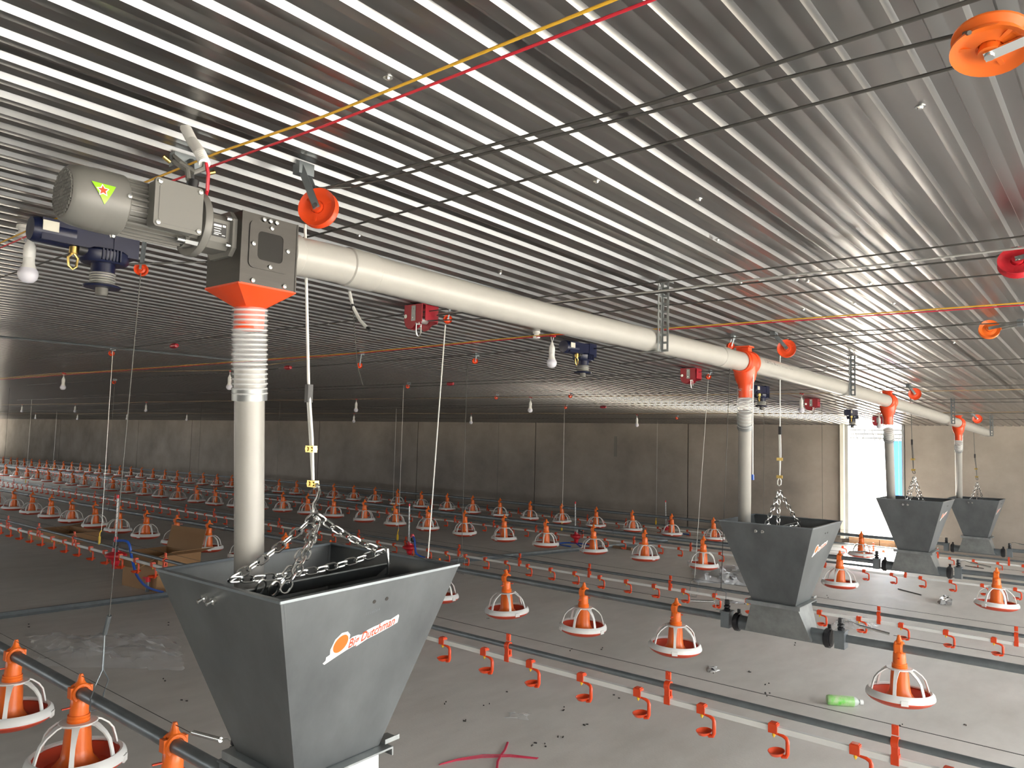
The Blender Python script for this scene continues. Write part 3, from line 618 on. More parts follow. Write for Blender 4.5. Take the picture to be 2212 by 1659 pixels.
MB().prism(rrect(.112, .110, .008), MY(.818, .088, .004), (0, 1, 0), (0, 0, 1), .009).build('box_lid', M['motor'], tb)
ld = MB(); q = [(a, b) for a, b in ((-.040, .046), (.040, .046), (.046, .036), (.046, -.036), (.040, -.046), (-.040, -.046), (-.046, -.036), (-.046, .036))]
ld.prism(q, MY(.818, .0968, .004), (0, 1, 0), (0, 0, 1), .0015); ld.build('lid_panel', M['motor'], tb)
for a in (-.047, .047):
    for b in (-.046, .046): put('screw', rv, tb, MY(.818 + a, .097, .004 + b))
MB().cyl(MY(.858, .073, .058), MY(.862, .073, .082), .011, n=12).build('cable_gland', M['black'], tb)
# triangular lime sticker on the fan cover
def oncov(y, s, r=.0697): a = -.02 + s / .069; return MY(y, r * math.cos(a), r * math.sin(a))
sk = MB(); rows = 7
for j in range(rows):
    f = j / (rows - 1)
    for k in range(7): sk.v.append(tuple(oncov(.667 + (k / 6 - .5) * .050 * (1 - f) + .004 * f, .022 - f * .044)))
sk.f = [(j*7+k, j*7+k+1, (j+1)*7+k+1, (j+1)*7+k) for j in range(rows - 1) for k in range(6)]
sk = sk.build('sticker', M['lime'], du)
sp = MB(); pts = [oncov(.665 + (.011 if k % 2 == 0 else .0048) * math.cos(PI * k / 5 + .4), .007 + (.011 if k % 2 == 0 else .0048) * math.sin(PI * k / 5 + .4), .0705) for k in range(10)]
sp.add(pts, [tuple(range(10))]); sp.build('star', M['decal_red'], sk)
sw = MB(); pts = [oncov(.665 + (.014 if k % 2 == 0 else .0075) * math.cos(PI * k / 5 + .4), .007 + (.014 if k % 2 == 0 else .0075) * math.sin(PI * k / 5 + .4), .0701) for k in range(10)]
sw.add(pts, [tuple(range(10))]); sw.build('star_edge', M['decal'], sk)
for a in (.1, 1.9, -1.6, 3.5): put('screw', rv, du, MY(.72, .069 * math.cos(a), .069 * math.sin(a)), (0, -a, 0))
MB().cyl(MY(.885, .055, -.058), MY(.855, .055, -.058), .009, n=6).cyl(MY(.855, .055, -.058), MY(.838, .055, -.058), .005, n=8).build('bolt', M['zinc'], du)
MB().tube([MY(.90, -.02, .06), MY(.92, -.06, .11), up(413, 345, .01) - BC], .009, 6, flat=.4).build('hanging_strap', M['galv_dark'], du)
cy = [at(407, 388, X=-1.69), at(405, 368, X=-1.70), at(377, 350, X=-1.74), at(376, 338, X=-1.76), at(392, 352, X=-1.72), at(420, 372, X=-1.70), at(440, 365, X=-1.70), at(443, 352, X=-1.70)]
t = thing('flex_conduit', 'white corrugated conduit with grey cable coming from ceiling above the motor', 'conduit', tuple(up(400, 275)))
o = up(400, 275); pts = [o, at(415, 305, X=-1.80), at(432, 330, X=-1.74), at(443, 355, X=-1.70)]
cpts = []
for k in range(3):
    for q in range(14): cpts.append(pts[k] + (pts[k + 1] - pts[k]) * (q / 14))
MB().tube(cpts, [.0125 + .0015 * (i % 2) for i in range(len(cpts))], 12).build('corrugated_sleeve', M['white'], t, o)
MB().tube(cy, .0065, 8).build('grey_cable', M['motor'], t, o)
MB().tube([at(445, 352, X=-1.695), at(450, 375, X=-1.69), at(448, 410, X=-1.70), at(441, 435, X=-1.75), at(440, 452, X=-1.80)], .0042, 6).build('red_cable', M['red_wire'], t, o)
t = thing('ceiling_hook', 'dark steel ceiling hook clamp above the grey motor', 'hook', tuple(up(410, 340)))
MB().box((0, 0, -.02), (.03, .10, .04)).build('clamp_block', M['galv_dark'], t)
for s in (-1, 1): MB().cyl((0, s * .055, -.03), (0, s * .075, -.02), .006).build('bolt', M['brass'], t)

# ------------------------------------------------------------------ chain slings and hoist ropes
def link_path(l=.036, w=.0105, n=6):
    p = []
    for k in range(n + 1): a = -PI/2 + PI * k / n; p.append((l/2 - w + w * math.cos(a), w * math.sin(a), 0))
    for k in range(n + 1): a = PI/2 + PI * k / n; p.append((-l/2 + w + w * math.cos(a), w * math.sin(a), 0))
    return p
LINK = MB().tube(link_path(), .0029, 6, True).mesh('chain_link', M['chrome'])
def chain(a, b, sag, parent, off, big=True, bow=None):
    L = (b - a).length * (1 + 2.5 * (sag / max(.05, (b - a).length)) ** 2); n = max(3, int(L / .0275)); pts = []
    for k in range(n * 4 + 1):
        s = k / (n * 4); p = a + (b - a) * s - V((0, 0, sag * 4 * s * (1 - s)))
        if bow is not None: p += V(bow) * (4 * s * (1 - s))
        pts.append(p)
    m = MB()
    for k in range(n):
        c = pts[k * 4 + 2]; d = (pts[k * 4 + 4] - pts[k * 4]).normalized(); x, y, z = frame(d)
        ang = (PI / 4 if k % 2 else -PI / 4); e1 = x * math.cos(ang) + y * math.sin(ang); e2 = z.cross(e1)
        R = Matrix((z, e1, e2)).transposed()
        if big:
            o = put('chain_link', LINK, parent, c - V(off)); o.rotation_euler = R.to_euler()
        else: m.tube([R @ V(q) + c for q in link_path(.036, .0105, 3)], .003, 4, True)
    if not big: m.build('chain_strand', M['chrome'], parent, off)
CL = ['bright steel chain sling spread over the foreground hopper', 'steel chain sling over the second hopper', 'steel chain sling over the hopper before the doorway', 'steel chain sling over the rearmost hopper']
RLn = ['white coated hoist rope down to the foreground hopper', 'hoist rope above the second hopper', 'hoist rope above the hopper before the doorway', 'hoist rope above the rearmost hopper']
APEX = [((682, 1112), (676, 1045), (667, 850), (659, 485)), ((1683, 1060), (1684, 1030), (1685, 930), (1685, 768)), ((1975, 1030), (1973, 1015), (1970, 955), (1967, 858)), ((2111, 1042), (2110, 1030), (2106, 985), (2102, 908))]
for i in range(4):
    h = V(HP[i][0]); yy = h.y + (.02 if i == 0 else 0)
    a = at(*APEX[i][0], Y=yy)
    t = thing('chain_sling', CL[i], 'chain', tuple(a), group='chain slings')
    if i == 0:
        l, r = at(497, 1252, Y=1.03), at(828, 1190, Y=1.45)
        chain(a, l, .012, t, a); chain(a, r, .012, t, a); chain(l, r, .018, t, a)
        for q in ((612, 1277), (586, 1282)): chain(a + V((.01, 0, -.01)), at(*q, Y=1.10), .0, t, a, True, (.02, 0, 0))
        for q in ((563, 1268), (592, 1272)):
            p = at(*q, Y=1.08); MB().tube([p + V((.006 * math.cos(s), .0, .0)) + V((0, .013 * math.sin(s), .018 * math.cos(s))) for s in [2 * PI * k / 14 for k in range(14)]], .0034, 6, True).build('joining_ring', M['chrome'], t, a)
        MB().tube([r + V((0, 0, .012)), r + V((.012, .004, .006)), r + V((.016, .006, -.03)), r + V((.016, .006, -.06)), r + V((.010, .004, -.066))], .0042, 7).build('end_hook', M['zinc'], t, a)
        sh = [a + V((0, 0, -.012)), a + V((-.012, 0, .0)), a + V((-.010, 0, .03)), a + V((.004, 0, .045)), a + V((.012, 0, .065)), a + V((.002, 0, .082)), a + V((-.010, 0, .07))]
        MB().tube(sh, .0042, 8).build('s_hook', M['zinc'], t, a)
    else:
        ends = [((1655, 1134), -.16), ((1681, 1138), -.05), ((1727, 1136), .18)] if i == 1 else [((1955, 1082), -.2), ((1966, 1082), -.08), ((1985, 1082), .05), ((1994, 1082), .18)] if i == 2 else [((2097, 1080), -.15), ((2111, 1082), 0), ((2124, 1080), .15)]
        ends = [at(*e, Y=h.y + d) for e, d in ends]
        for e in ends: chain(a, e, .0, t, a, False)
        if i == 1: chain(ends[0], ends[2], .01, t, a, False)
    q0, q1, q2 = (at(*APEX[i][k], Y=yy) for k in (1, 2, 3))
    o = q2; t = thing('hoist_rope', RLn[i], 'rope', tuple(o), group='hopper hoist ropes'); rr = .0042 if i == 0 else .0035
    MB().tube([q2, q1], rr, 8).build('rope', M['rope'] if i < 2 else M['cable'], t, o)
    e = V((.010, 0, 0)); lo = a + V((0, 0, .075 if i == 0 else .03)); cl = q0 + V((0, 0, .0))
    MB().tube([q1 + e * .2, q1 + (cl - q1) * .5 + e * .6, cl + e * .1], rr, 8).build('rope_return', M['rope'] if i < 2 else M['cable'], t, o)
    MB().tube([q1 - e * .6, q1 + (cl - q1) * .5 - e * .2, cl], rr, 8).build('rope_lower', M['rope'] if i < 2 else M['cable'], t, o)
    lp = [cl, cl + (lo - cl) * .45 + e * 1.1, cl + (lo - cl) * .85 + e, lo, cl + (lo - cl) * .85 - e, cl + (lo - cl) * .45 - e * 1.1, cl]
    MB().tube(lp, rr, 8).build('eye_loop', M['rope'] if i < 2 else M['cable'], t, o)
    MB().box(q1, (.016, .016, .05)).build('tape_wrap', M['black'], t, o)
    for p in (cl, q1 + (cl - q1) * .62):
        MB().box(p, (.034, .014, .018)).cyl(p + V((-.009, -.010, 0)), p + V((-.009, .010, 0)), .006).cyl(p + V((.009, -.010, 0)), p + V((.009, .010, 0)), .006).build('rope_clip', M['brass'], t, o)

# ------------------------------------------------------------------ pulleys
def pulley(c, axis, R, mt, label, mount, strap, name='pulley', w=.016):
    c = V(c); t = thing(name, label, 'pulley', tuple(c)); a = V(axis).normalized(); x, y, z = frame(a)
    MB().lathe([(R * .32, -w*.5), (R * .36, -w*.62), (R * .66, -w*.35), (R * .80, -w*.6), (R, -w), (R, -w*.75), (R * .84, -w*.12), (R * .84, w*.12), (R, w*.75), (R, w), (R * .80, w*.6), (R * .66, w*.35), (R * .36, w*.62), (R * .32, w*.5)], 32, (0, 0, 0), a, closed=True).build('sheave', mt, t)
    MB().cyl(-a * w * 1.3, a * w * 1.3, R * .30, n=14).build('hub', mt, t)
    if R > .05:
        sp = MB()
        for k in range(3):
            d = x * math.cos(k * 2.094 + .4) + y * math.sin(k * 2.094 + .4); sp.box(d * R * .52, (R * .5, w * .5, w * 1.1), Matrix((d, a.cross(d), a)).transposed())
        sp.build('spoke', mt, t)
    MB().cyl(-a * w * 1.8, a * w * 1.8, R * .13, n=10).build('axle', M['zinc'], t)
    m = V(mount) - c
    for s in (-1, 1):
        d = m.normalized(); side = a.cross(d); R3 = Matrix((d, side, a)).transposed()
        MB().box(m * .5 - d * R * .0 + a * s * w * 1.45, (m.length + R * .25, R * .36, .003), R3).build('strap', M['galv_dark'] if strap else M['zinc'], t)
    MB().box(m, (R * .55, .05, .035)).build('mount', M['galv_dark'], t)
    return t
NM = ['orange pulley beside the inspection box, above the foreground hopper', 'orange pulley above the second hopper', 'orange pulley in front of the bright ceiling reflection, third hopper', 'small distant orange pulley above the rearmost hopper']
pulls = []
for i, (pc, pm) in enumerate((((688, 450), (655, 388)), ((1699, 753), (1672, 728)), ((1976, 851), (1962, 835)), ((2111, 905), (2097, 893)))):
    y = HP[i][0][1] + .02
    c = at(*pc, Y=y); m = at(*pm, Y=y - .02); m.z = cz(m.y) - .012
    pulls.append(c); pulley(c, (.55, -1, .12) if i == 0 else (.35, -1, .05), .056, M['redor'], NM[i], m, True, w=.013)
c = at(2140, 97, Y=1.36); pulley(c, (.05, .32, 1), .056, M['orange'], 'large orange pulley at the upper right corner, closest to the camera', c + V((.16, -.005, .03)), False, w=.014); PN = c
c = at(2198, 567, Y=3.0); pulley(c, (.1, -.9, .5), .058, M['red_gloss'], 'red pulley at the right edge of the picture', c + V((.15, 0, .03)), False, w=.014); PR = c
c = at(2137, 712, Y=4.70); pulley(c, (.25, -1, .25), .050, M['orange'], 'orange pulley on a steel strap at right, level with second hopper', c + V((.14, .0, .025)), False, w=.013); PO = c
SMALL = [((305, 582), 1.30, 'small red pulley hung below the ceiling left of inspection box'), ((967, 690), 3.0, 'small red pulley beside the nearest red hand winch'), ((1578, 748), 4.70, 'small red pulley left of the first orange tee'), ((1530, 814), 6.4, 'small red pulley beside the second red hand winch'), ((241, 762), 3.0, 'small red pulley on the ceiling far left, above the nearest drinker line'),
         ((247, 818), 4.7, 'small red pulley on the ceiling at left, above the second feed line'), ((1026, 780), 4.70, 'small red pulley between the two bulbs over the second feed line'), ((777, 790), 4.2, 'small orange red pulley right of the hoist rope'), ((881, 830), 6.4, 'small red pulley above the third row, left of the tall white cord'), ((1072, 853), 8.02, 'small red pulley on a far ceiling cable near a bulb'),
         ((1222, 878), 9.66, 'small grey pulley above the thin wire at centre'), ((1232, 852), 8.02, 'small red pulley at the end of a far ceiling cable'), ((1462, 895), 12.0, 'small red pulley near the wall top, left of the first white drop tube')]
for (u, v), y, lab in SMALL:
    c = at(u, v, Y=y); c.z = min(c.z, cz(y) - .05); t = pulley(c, (.8, -.6, .0), .024, M['redor'], lab, V((c.x + .02, c.y, cz(c.y) - .008)), True, 'small_pulley', .011)
for (u, v), y, lab in (((376, 747), 2.95, 'crimson cable tensioner on the ceiling cable at far left'), ((622, 794), 4.4, 'crimson cable tensioner left of the hoist rope'), ((973, 829), 6.3, 'crimson cable tensioner on ceiling right of the tall white cord'), ((1303, 879), 9.6, 'crimson cable tensioner high on the far ceiling')):
    p = at(u, v, Y=y); t = thing('cable_tensioner', lab, 'tensioner', tuple(p)); MB().lathe([(0, -.05), (.016, -.046), (.022, -.02), (.022, .02), (.016, .046), (0, .05)], 12, axis=(1, 0, 0)).build('tensioner_body', M['crimson'], t); MB().tube([(-.05, 0, 0), (-.16, 0, -.004)], .004).build('rod', M['zinc'], t)

# ------------------------------------------------------------------ pipe hanger brackets
for i, (u, v, lab) in enumerate(((1404, 748, 'perforated steel hanger bracket left of the first orange tee'), (1819, 848, 'perforated steel hanger bracket against the bright ceiling reflection'), (2042, 912, 'perforated hanger bracket left of the rear orange tee'), (2128, 930, 'perforated hanger bracket at the far end of the auger pipe'))):
    y = pipe_pt(u, v).y; c = along(y); top = cz(y); b = c.z - R0 - .004; o = V((c.x + R0 + .006, y, b))
    t = thing('pipe_hanger', lab, 'bracket', tuple(o), group='pipe hangers'); H = top - b
    wd = .036; nh = max(3, int(H / .035)); st = H / nh
    for fl in (0, 1):
        m = MB()
        for k in range(nh):
            z = st * k
            for c0, w0, zz, hh in ((wd / 2, wd, z + st * .15, st * .3), (wd * .14, wd * .28, z + st * .65, st * .7), (wd * .86, wd * .28, z + st * .65, st * .7)):
                m.box((0, -c0, zz), (.003, w0, hh)) if fl else m.box((c0, 0, zz), (w0, .003, hh))
        m.build('slotted_flange', M['galv'] if i < 1 else M['galv_dark'], t)
    MB().box((.012, 0, H - .003), (.06, .07, .004)).build('foot', M['galv'], t)
    MB().box((-R0 - .006, 0, .001), (2 * R0 + .02, .042, .003)).build('saddle_strip', M['galv'], t)

# ------------------------------------------------------------------ winches
for i, (x, y, lab) in enumerate(((-2.90, 1.10, 'navy blue electric winch under the ceiling at far left, behind the bulb'), (-3.04, 4.42, 'navy blue electric winch in the middle of ceiling beside a white bulb'), (-2.99, 7.62, 'navy blue electric winch right of the first orange tee'), (-2.95, 10.7, 'small dark blue electric winch above the doorway'))):
    z = cz(y) - (.035 if i == 0 else .01); t = thing('electric_winch', lab, 'winch', (x, y, z), group='blue electric winches')
    MB().box((0, -.01, -.055), (.085, .30, .075)).box((0, .12, -.055), (.09, .09, .095)).box((0, .10, -.1), (.07, .06, .04)).build('housing', M['navy'], t)
    MB().lathe([(0, -.085), (.040, -.083), (.045, -.07), (.045, .05), (.03, .055), (0, .055)], 20, (0, -.10, -.055), (0, 1, 0)).build('motor_can', M['navy'], t)
    MB().box((.047, -.135, -.045), (.004, .05, .035)).build('rating_plate', M['frame_cream'], t)
    MB().lathe([(0, -.05), (.060, -.05), (.068, -.04), (.070, -.01), (.060, 0), (0, 0)], 24, (0, .06, -.085), sy=1.25).build('gear_cover', M['navy'], t)
    rib = MB()
    for k in range(6): rib.box((.066, .03 + k * .012, -.11), (.012, .005, .04))
    rib.build('cover_ribs', M['navy'], t)
    MB().cyl((0, .06, -.135), (0, .06, -.185), .040, n=20).build('drum', M['navy'], t)
    cw = MB()
    for k in range(5): cw.lathe([(.040, -.137 - .009 * k), (.0445, -.1405 - .009 * k), (.040, -.144 - .009 * k)], 20, (0, .06, -.03))
    cw.build('wound_cable', M['cable_light'], t)
    MB().lathe([(0, -.222), (.060, -.222), (.064, -.216), (.050, -.210), (.03, -.205)], 24, (0, .06, 0)).build('drum_flange', M['navy'], t)
    MB().cyl((0, .06, -.222), (0, .06, -.25), .021, n=16).build('drum_cap', M['motor'], t)
    hk = MB().cyl((.02, -.05, -.095), (.02, -.05, -.12), .014, n=12); hk.tube([(.02, -.05, -.115), (.02, -.066, -.135), (.02, -.062, -.165), (.02, -.05, -.175), (.02, -.038, -.165), (.02, -.034, -.135), (.02, -.05, -.115)], .0045, 8); hk.build('pull_ring', M['brass'], t)
    MB().lathe([(0, -.03), (.02, -.028), (.022, .02), (0, .024)], 12, (.02, -.01, -.10), (0, 1, 0)).build('limit_switch', M['black'], t)
for i, (x, y, lab) in enumerate(((-3.09, 2.94, 'crimson hand winch on ceiling below the white auger pipe, nearest'), (-3.05, 6.2, 'crimson hand winch left of the first orange tee'), (-3.0, 9.3, 'crimson hand winch left of the third orange tee, by a bulb'), (-3.0, 12.3, 'crimson hand winch beside the drop tube at the doorway'))):
    z = cz(y); t = thing('hand_winch', lab, 'winch', (x, y, z), group='red hand winches')
    pr = [(-.072, 0), (-.072, -.085), (-.060, -.118), (-.035, -.135), (.0, -.128), (.025, -.105), (.07, -.10), (.07, 0)]
    MB().prism(pr, (0, -.062, -.005), (1, 0, 0), (0, 0, 1), .004).build('side_plate', M['crimson'], t)
    MB().prism(pr, (0, .058, -.005), (1, 0, 0), (0, 0, 1), .004).build('side_plate', M['crimson'], t)
    MB().box((.0, 0, -.006), (.142, .12, .005)).box((.069, .01, -.05), (.004, .10, .09)).build('frame_plate', M['crimson'], t)
    gw = MB().cyl((-.015, -.045, -.085), (-.015, -.037, -.085), .056, n=30)
    for k in range(30): a = 2 * PI * k / 30; gw.box((-.015 + .057 * math.cos(a), -.041, -.085 + .057 * math.sin(a)), (.006, .008, .006), Matrix.Rotation(-a, 3, 'Y'))
    gw.build('gear_wheel', M['crimson'], t)
    MB().cyl((-.015, -.05, -.08), (-.015, .05, -.08), .022, n=14).build('drum', M['cable_light'], t)
    MB().box((.005, -.068, -.055), (.032, .003, .085)).build('ratchet_plate', M['galv'], t)
    MB().cyl((-.052, -.068, -.07), (-.052, -.074, -.07), .012, n=12).cyl((.005, -.07, -.03), (.005, -.073, -.03), .005, n=8).cyl((.005, -.07, -.08), (.005, -.073, -.08), .005, n=8).build('bolt', M['zinc'], t)
    MB().cyl((.03, -.05, -.08), (.03, -.05, -.115), .007, n=10).cyl((.03, -.07, -.115), (.03, -.03, -.115), .006, n=8).tube([(.03, -.068, -.115), (.03, -.068, -.16), (.03, -.06, -.178), (.03, -.05, -.182), (.03, -.04, -.178), (.03, -.032, -.16), (.03, -.032, -.115)], .004, 8).build('crank_loop', M['zinc'], t)

# ------------------------------------------------------------------ bulbs
BM = {}
BM['sock'] = MB().lathe([(0, -.045), (.007, -.045), (.012, -.062), (.0185, -.075), (.020, -.085), (.0195, -.118), (.018, -.120)], 16).mesh('socket', M['white'])
BM['neck'] = MB().lathe([(.0185, -.1185), (.0185, -.125), (.019, -.140), (.026, -.158)], 16).mesh('bulb_neck', M['white'])
BM['glob'] = MB().lathe([(.026, -.158), (.0325, -.170), (.0335, -.182), (.029, -.197), (.018, -.208), (0, -.212)], 18).mesh('bulb_globe', M['bulb'])
BM['lead'] = MB().tube([(-.012, 0, 0), (-.008, 0, -.02), (0, 0, -.048)], .0022, 5).tube([(.014, 0, 0), (.01, 0, -.02), (0, 0, -.048)], .0022, 5).mesh('lead_wire', M['white'])
BM['cap'] = MB().lathe([(0, .012), (.006, .010), (.008, 0), (.006, -.01), (0, -.012)], 8, (-.012, 0, 0), (1, 0, 0)).lathe([(0, .012), (.006, .010), (.008, 0), (.006, -.01), (0, -.012)], 8, (.016, 0, -.006), (1, 0, 0)).mesh('wire_nut', M['red_gloss'])
BL = [((68, 487), .04, 'white bulb hanging in front of the navy winch at far left'), ((1193, 725), .04, 'white bulb hanging left of the middle navy winch'), ((1731, 850), .04, 'white bulb left of the third crimson winch'), ((1899, 893), .03, 'white bulb left of the doorway drop tube'), ((138, 806), .04, 'white bulb alone at left, below the dark tube along the ceiling'),
      ((48, 874), .03, 'leftmost bulb of the third wire run'), ((163, 873), .03, 'middle bulb of the far-left third wire run'), ((316, 869), .03, 'right bulb of the third wire run, left of the drop tube'), ((77, 893), .03, 'tiny bulb close to the wall top at far left'), ((168, 894), .03, 'tiny bulb near the wall top, second from the left edge'), ((275, 892), .03, 'tiny bulb near the wall top, third from the left edge'), ((404, 893), .03, 'tiny bulb near the wall top just left of the drop tube'),
      ((770, 862), .04, 'small bulb right of the hoist rope, upper one of two'), ((1146, 858), .04, 'small bulb above the middle of the back wall'), ((1376, 896), .02, 'small bulb against the wall top left of the second hopper tube'), ((765, 893), .03, 'tiny bulb right of the hoist rope, lower one of two'), ((1018, 893), .03, 'tiny bulb at the wall top right of the tall white cord'), ((497, 801), .04, 'bulb half hidden behind the ribbed hose')]
BPOS = []
for (u, v), d, lab in BL:
    p = up(u, v, d)
    if p.y > 13.6: p = at(u, v, Y=13.4)
    BPOS.append(p); t = thing('bulb', lab, 'light bulb', tuple(p), (0, 0, random.uniform(-.6, .6)), 'bulbs on the ceiling wires')
    for k in ('sock', 'neck', 'glob', 'lead', 'cap'): put({'sock': 'socket', 'neck': 'bulb_neck', 'glob': 'bulb_globe', 'lead': 'lead_wire', 'cap': 'wire_nut'}[k], BM[k], t)

# ------------------------------------------------------------------ wires and cables under the ceiling
def wire(name, label, cat, pts, r, mt, group=None):
    pts = [V(p) for p in pts]; o = pts[0]; ob = MB().tube(pts, r, 6).build(name, mt, None, o); ob.location = o; return tag(ob, label, cat, group)
def ceilY(x, y, d): return V((x, y, cz(y) - d))
yA = BPOS[0].y
wire('yellow_wire', 'yellow wire of the near pair crossing the ceiling top', 'wire', [ceilY(-9, yA + .1, .05), ceilY(-3.1, yA + .01, .045), up(470, 330, .06), up(700, 251, .06), up(1325, 0, .06), up(1500, -70, .06)], .0030, M['yellow_wire'])
wire('red_wire', 'red wire of the near pair crossing the ceiling top', 'wire', [ceilY(-9, yA + .12, .06), ceilY(-3.05, yA + .03, .05), up(452, 361, .06), up(700, 272, .06), up(1408, 0, .06), up(1600, -80, .06)], .0030, M['red_wire'])
b2 = BPOS[1]
wire('yellow_wire', 'yellow wire of the pair passing above the middle bulb', 'wire', [ceilY(-13, 3.75, .04), up(772, 762, .06), b2 + V((-.05, 0, .01)), up(1412, 711, .06), up(2212, 654, .06), up(2400, 640, .06)], .0033, M['yellow_wire'])
wire('red_wire', 'red wire of the pair passing above the middle bulb', 'wire', [ceilY(-13, 3.78, .05), up(772, 764, .06), b2 + V((.05, 0, .002)), up(1412, 714, .06), up(2212, 659, .06), up(2400, 645, .06)], .0030, M['red_wire'])
wire('tan_wire', 'thin tan wire carrying the bulbs over the third row', 'wire', [ceilY(-40, 7.5, .03), BPOS[5] + V((0, 0, .005)), BPOS[6] + V((0, 0, .005)), BPOS[7] + V((0, 0, .005)), BPOS[12], BPOS[13], BPOS[2], ceilY(1, 8.3, .04)], .004, M['tan_wire'])
wire('tan_wire', 'thin tan wire carrying the bulbs closest to the back wall', 'wire', [ceilY(-48, 10.6, .03), BPOS[8], BPOS[9], BPOS[10], BPOS[11], BPOS[15], BPOS[16], BPOS[3], ceilY(1, 10.8, .03)], .004, M['tan_wire'])
wire('tan_wire', 'thin tan wire sagging to the lone bulb at left', 'wire', [ceilY(-22, 3.6, .03), BPOS[4] + V((0, 0, .006)), BPOS[17] + V((0, 0, .006)), ceilY(-5, 4.0, .04)], .004, M['tan_wire'])
P1 = pulls[0]
wire('steel_cable', 'dark steel cable, uppermost of three above the foreground pulley', 'cable', [P1 + V((-.02, 0, .055)), up(760, 392, .055), up(1412, 222, .06), up(2103, 0, .06), up(2300, -65, .06)], .0040, M['cable'])
wire('steel_cable', 'dark steel cable from the foreground pulley to the near orange pulley', 'cable', [P1 + V((0, 0, .058)), up(760, 404, .06), up(1412, 240, .07), up(2066, 76, .09), PN + V((-.02, -.06, .0))], .0036, M['cable'])
wire('steel_cable', 'dark steel cable running from the near orange pulley to the navy winch', 'cable', [V((-2.93, 1.17, cz(1.1) - .165)), up(445, 566, .10), up(700, 503, .06), up(1412, 316, .06), up(2081, 141, .08), PN + V((-.02, .06, .0))], .0036, M['cable'])
wire('steel_cable', 'light steel cable arriving over the red pulley at right', 'cable', [V((-3.0, 2.98, cz(2.98) - .05)), up(1166, 656, .06), up(1412, 630, .06), up(2212, 535, .06), up(2350, 520, .06)], .0042, M['cable_light'])
wire('steel_cable', 'dark steel cable just under the light one, left of the red pulley', 'cable', [V((-3.0, 2.97, cz(2.98) - .06)), up(1412, 634, .06), up(2150, 555, .06), PR + V((0, 0, .052))], .0036, M['cable'])
wire('steel_cable', 'dark steel cable leaving the bottom of the red pulley', 'cable', [V((-3.0, 2.9, cz(2.98) - .10)), up(1260, 680, .07), up(1412, 662, .06), up(2176, 591, .06), PR + V((0, 0, -.052))], .0036, M['cable'])
wire('steel_cable', 'dark steel cable above the second hopper pulley', 'cable', [V((-3.0, 4.55, cz(4.5) - .05)), up(1434, 737, .06), up(1699, 724, .06), up(2120, 700, .06), up(2330, 690, .06)], .0032, M['cable'])
wire('steel_cable', 'dark steel cable from second hopper pulley to strap pulley at right', 'cable', [pulls[1] + V((0, 0, .055)), up(1900, 722, .07), PO + V((-.01, 0, .046))], .0032, M['cable'])
wire('steel_cable', 'dark steel cable under the strap pulley at right', 'cable', [V((-3.0, 4.9, cz(4.9) - .12)), up(1600, 757, .06), up(1900, 738, .06), PO + V((-.01, 0, -.046))], .0032, M['cable'])
CW = [(-9.0, 2.93, .03, 3.2, 'dark cable running left from the nearest crimson winch'), (-9.0, 1.25, .03, -2.95, 'dark cable running left from the navy winch at far left'), (-14, 4.55, .03, -3.0, 'dark cable running left from the middle navy winch'), (-16, 6.2, .03, 2, 'dark cable over the second drinker line on the ceiling'), (-20, 6.32, .05, 2, 'thin parallel cable over the second drinker line on the ceiling'), (-26, 7.9, .04, 2, 'dark cable over the third feed line on the ceiling'), (-30, 9.3, .03, 2, 'dark cable over the third drinker line on the ceiling'), (-32, 9.45, .05, 2, 'thin parallel cable over the third drinker line on the ceiling'), (-38, 11.2, .03, 2, 'dark cable over the rear feed line on the ceiling'), (-40, 12.4, .03, 2, 'dark cable over the rear drinker line on the ceiling')]
for a, y, d, b, lab in CW: wire('steel_cable', lab, 'cable', [ceilY(a, y, d), ceilY((a + b) / 2, y, d + .012), ceilY(b, y, d)], .0032, M['cable'])
q0, q1 = up(0, 727, .02), up(505, 777, .02)
wire('ceiling_conduit', 'long dark tube under the ceiling at far left', 'conduit', [q0 + (q0 - q1) * .3, q0, q1], .010, M['galv_dark'])
t = thing('cut_conduit', 'short white conduit stub dangling from ceiling below the auger pipe', 'conduit', tuple(up(755, 630)))
o = up(755, 630); k1 = at(762, 662, Y=o.y); k2 = at(778, 692, Y=o.y); k3 = at(793, 708, Y=o.y)
MB().tube([o, k1, k2, k3], .0085, 10).build('sleeve', M['white'], t, o); MB().tube([k3, k3 + (k3 - k2) * .35], .0088, 10).build('taped_end', M['black'], t, o); MB().tube([k1 - V((0, 0, .012)), k1 + V((0, 0, .012))], .0095, 10).build('tape_band', M['black'], t, o)
MB().tube([k1, at(768, 740, Y=o.y), at(772, 790, Y=o.y), at(784, 832, Y=o.y)], .0022, 5).build('loose_wire', M['cable'], t, o)
t = thing('ceiling_insulator', 'white reel insulator on the wires beside the far left bulb', 'insulator', tuple(up(52, 487, .0))); MB().lathe([(0, 0), (.024, 0), (.026, -.012), (.017, -.018), (.017, -.028), (.026, -.034), (.024, -.046), (0, -.05)], 14).build('reel', M['white'], t); MB().cyl((0, 0, -.05), (0, 0, -.06), .007, n=8).build('screw', M['zinc'], t)
t = thing('ceiling_insulator', 'white reel insulator left of the middle bulb', 'insulator', tuple(up(1159, 716, .0))); MB().lathe([(0, 0), (.024, 0), (.026, -.012), (.017, -.018), (.017, -.028), (.026, -.034), (.024, -.046), (0, -.05)], 14).build('reel', M['white'], t)

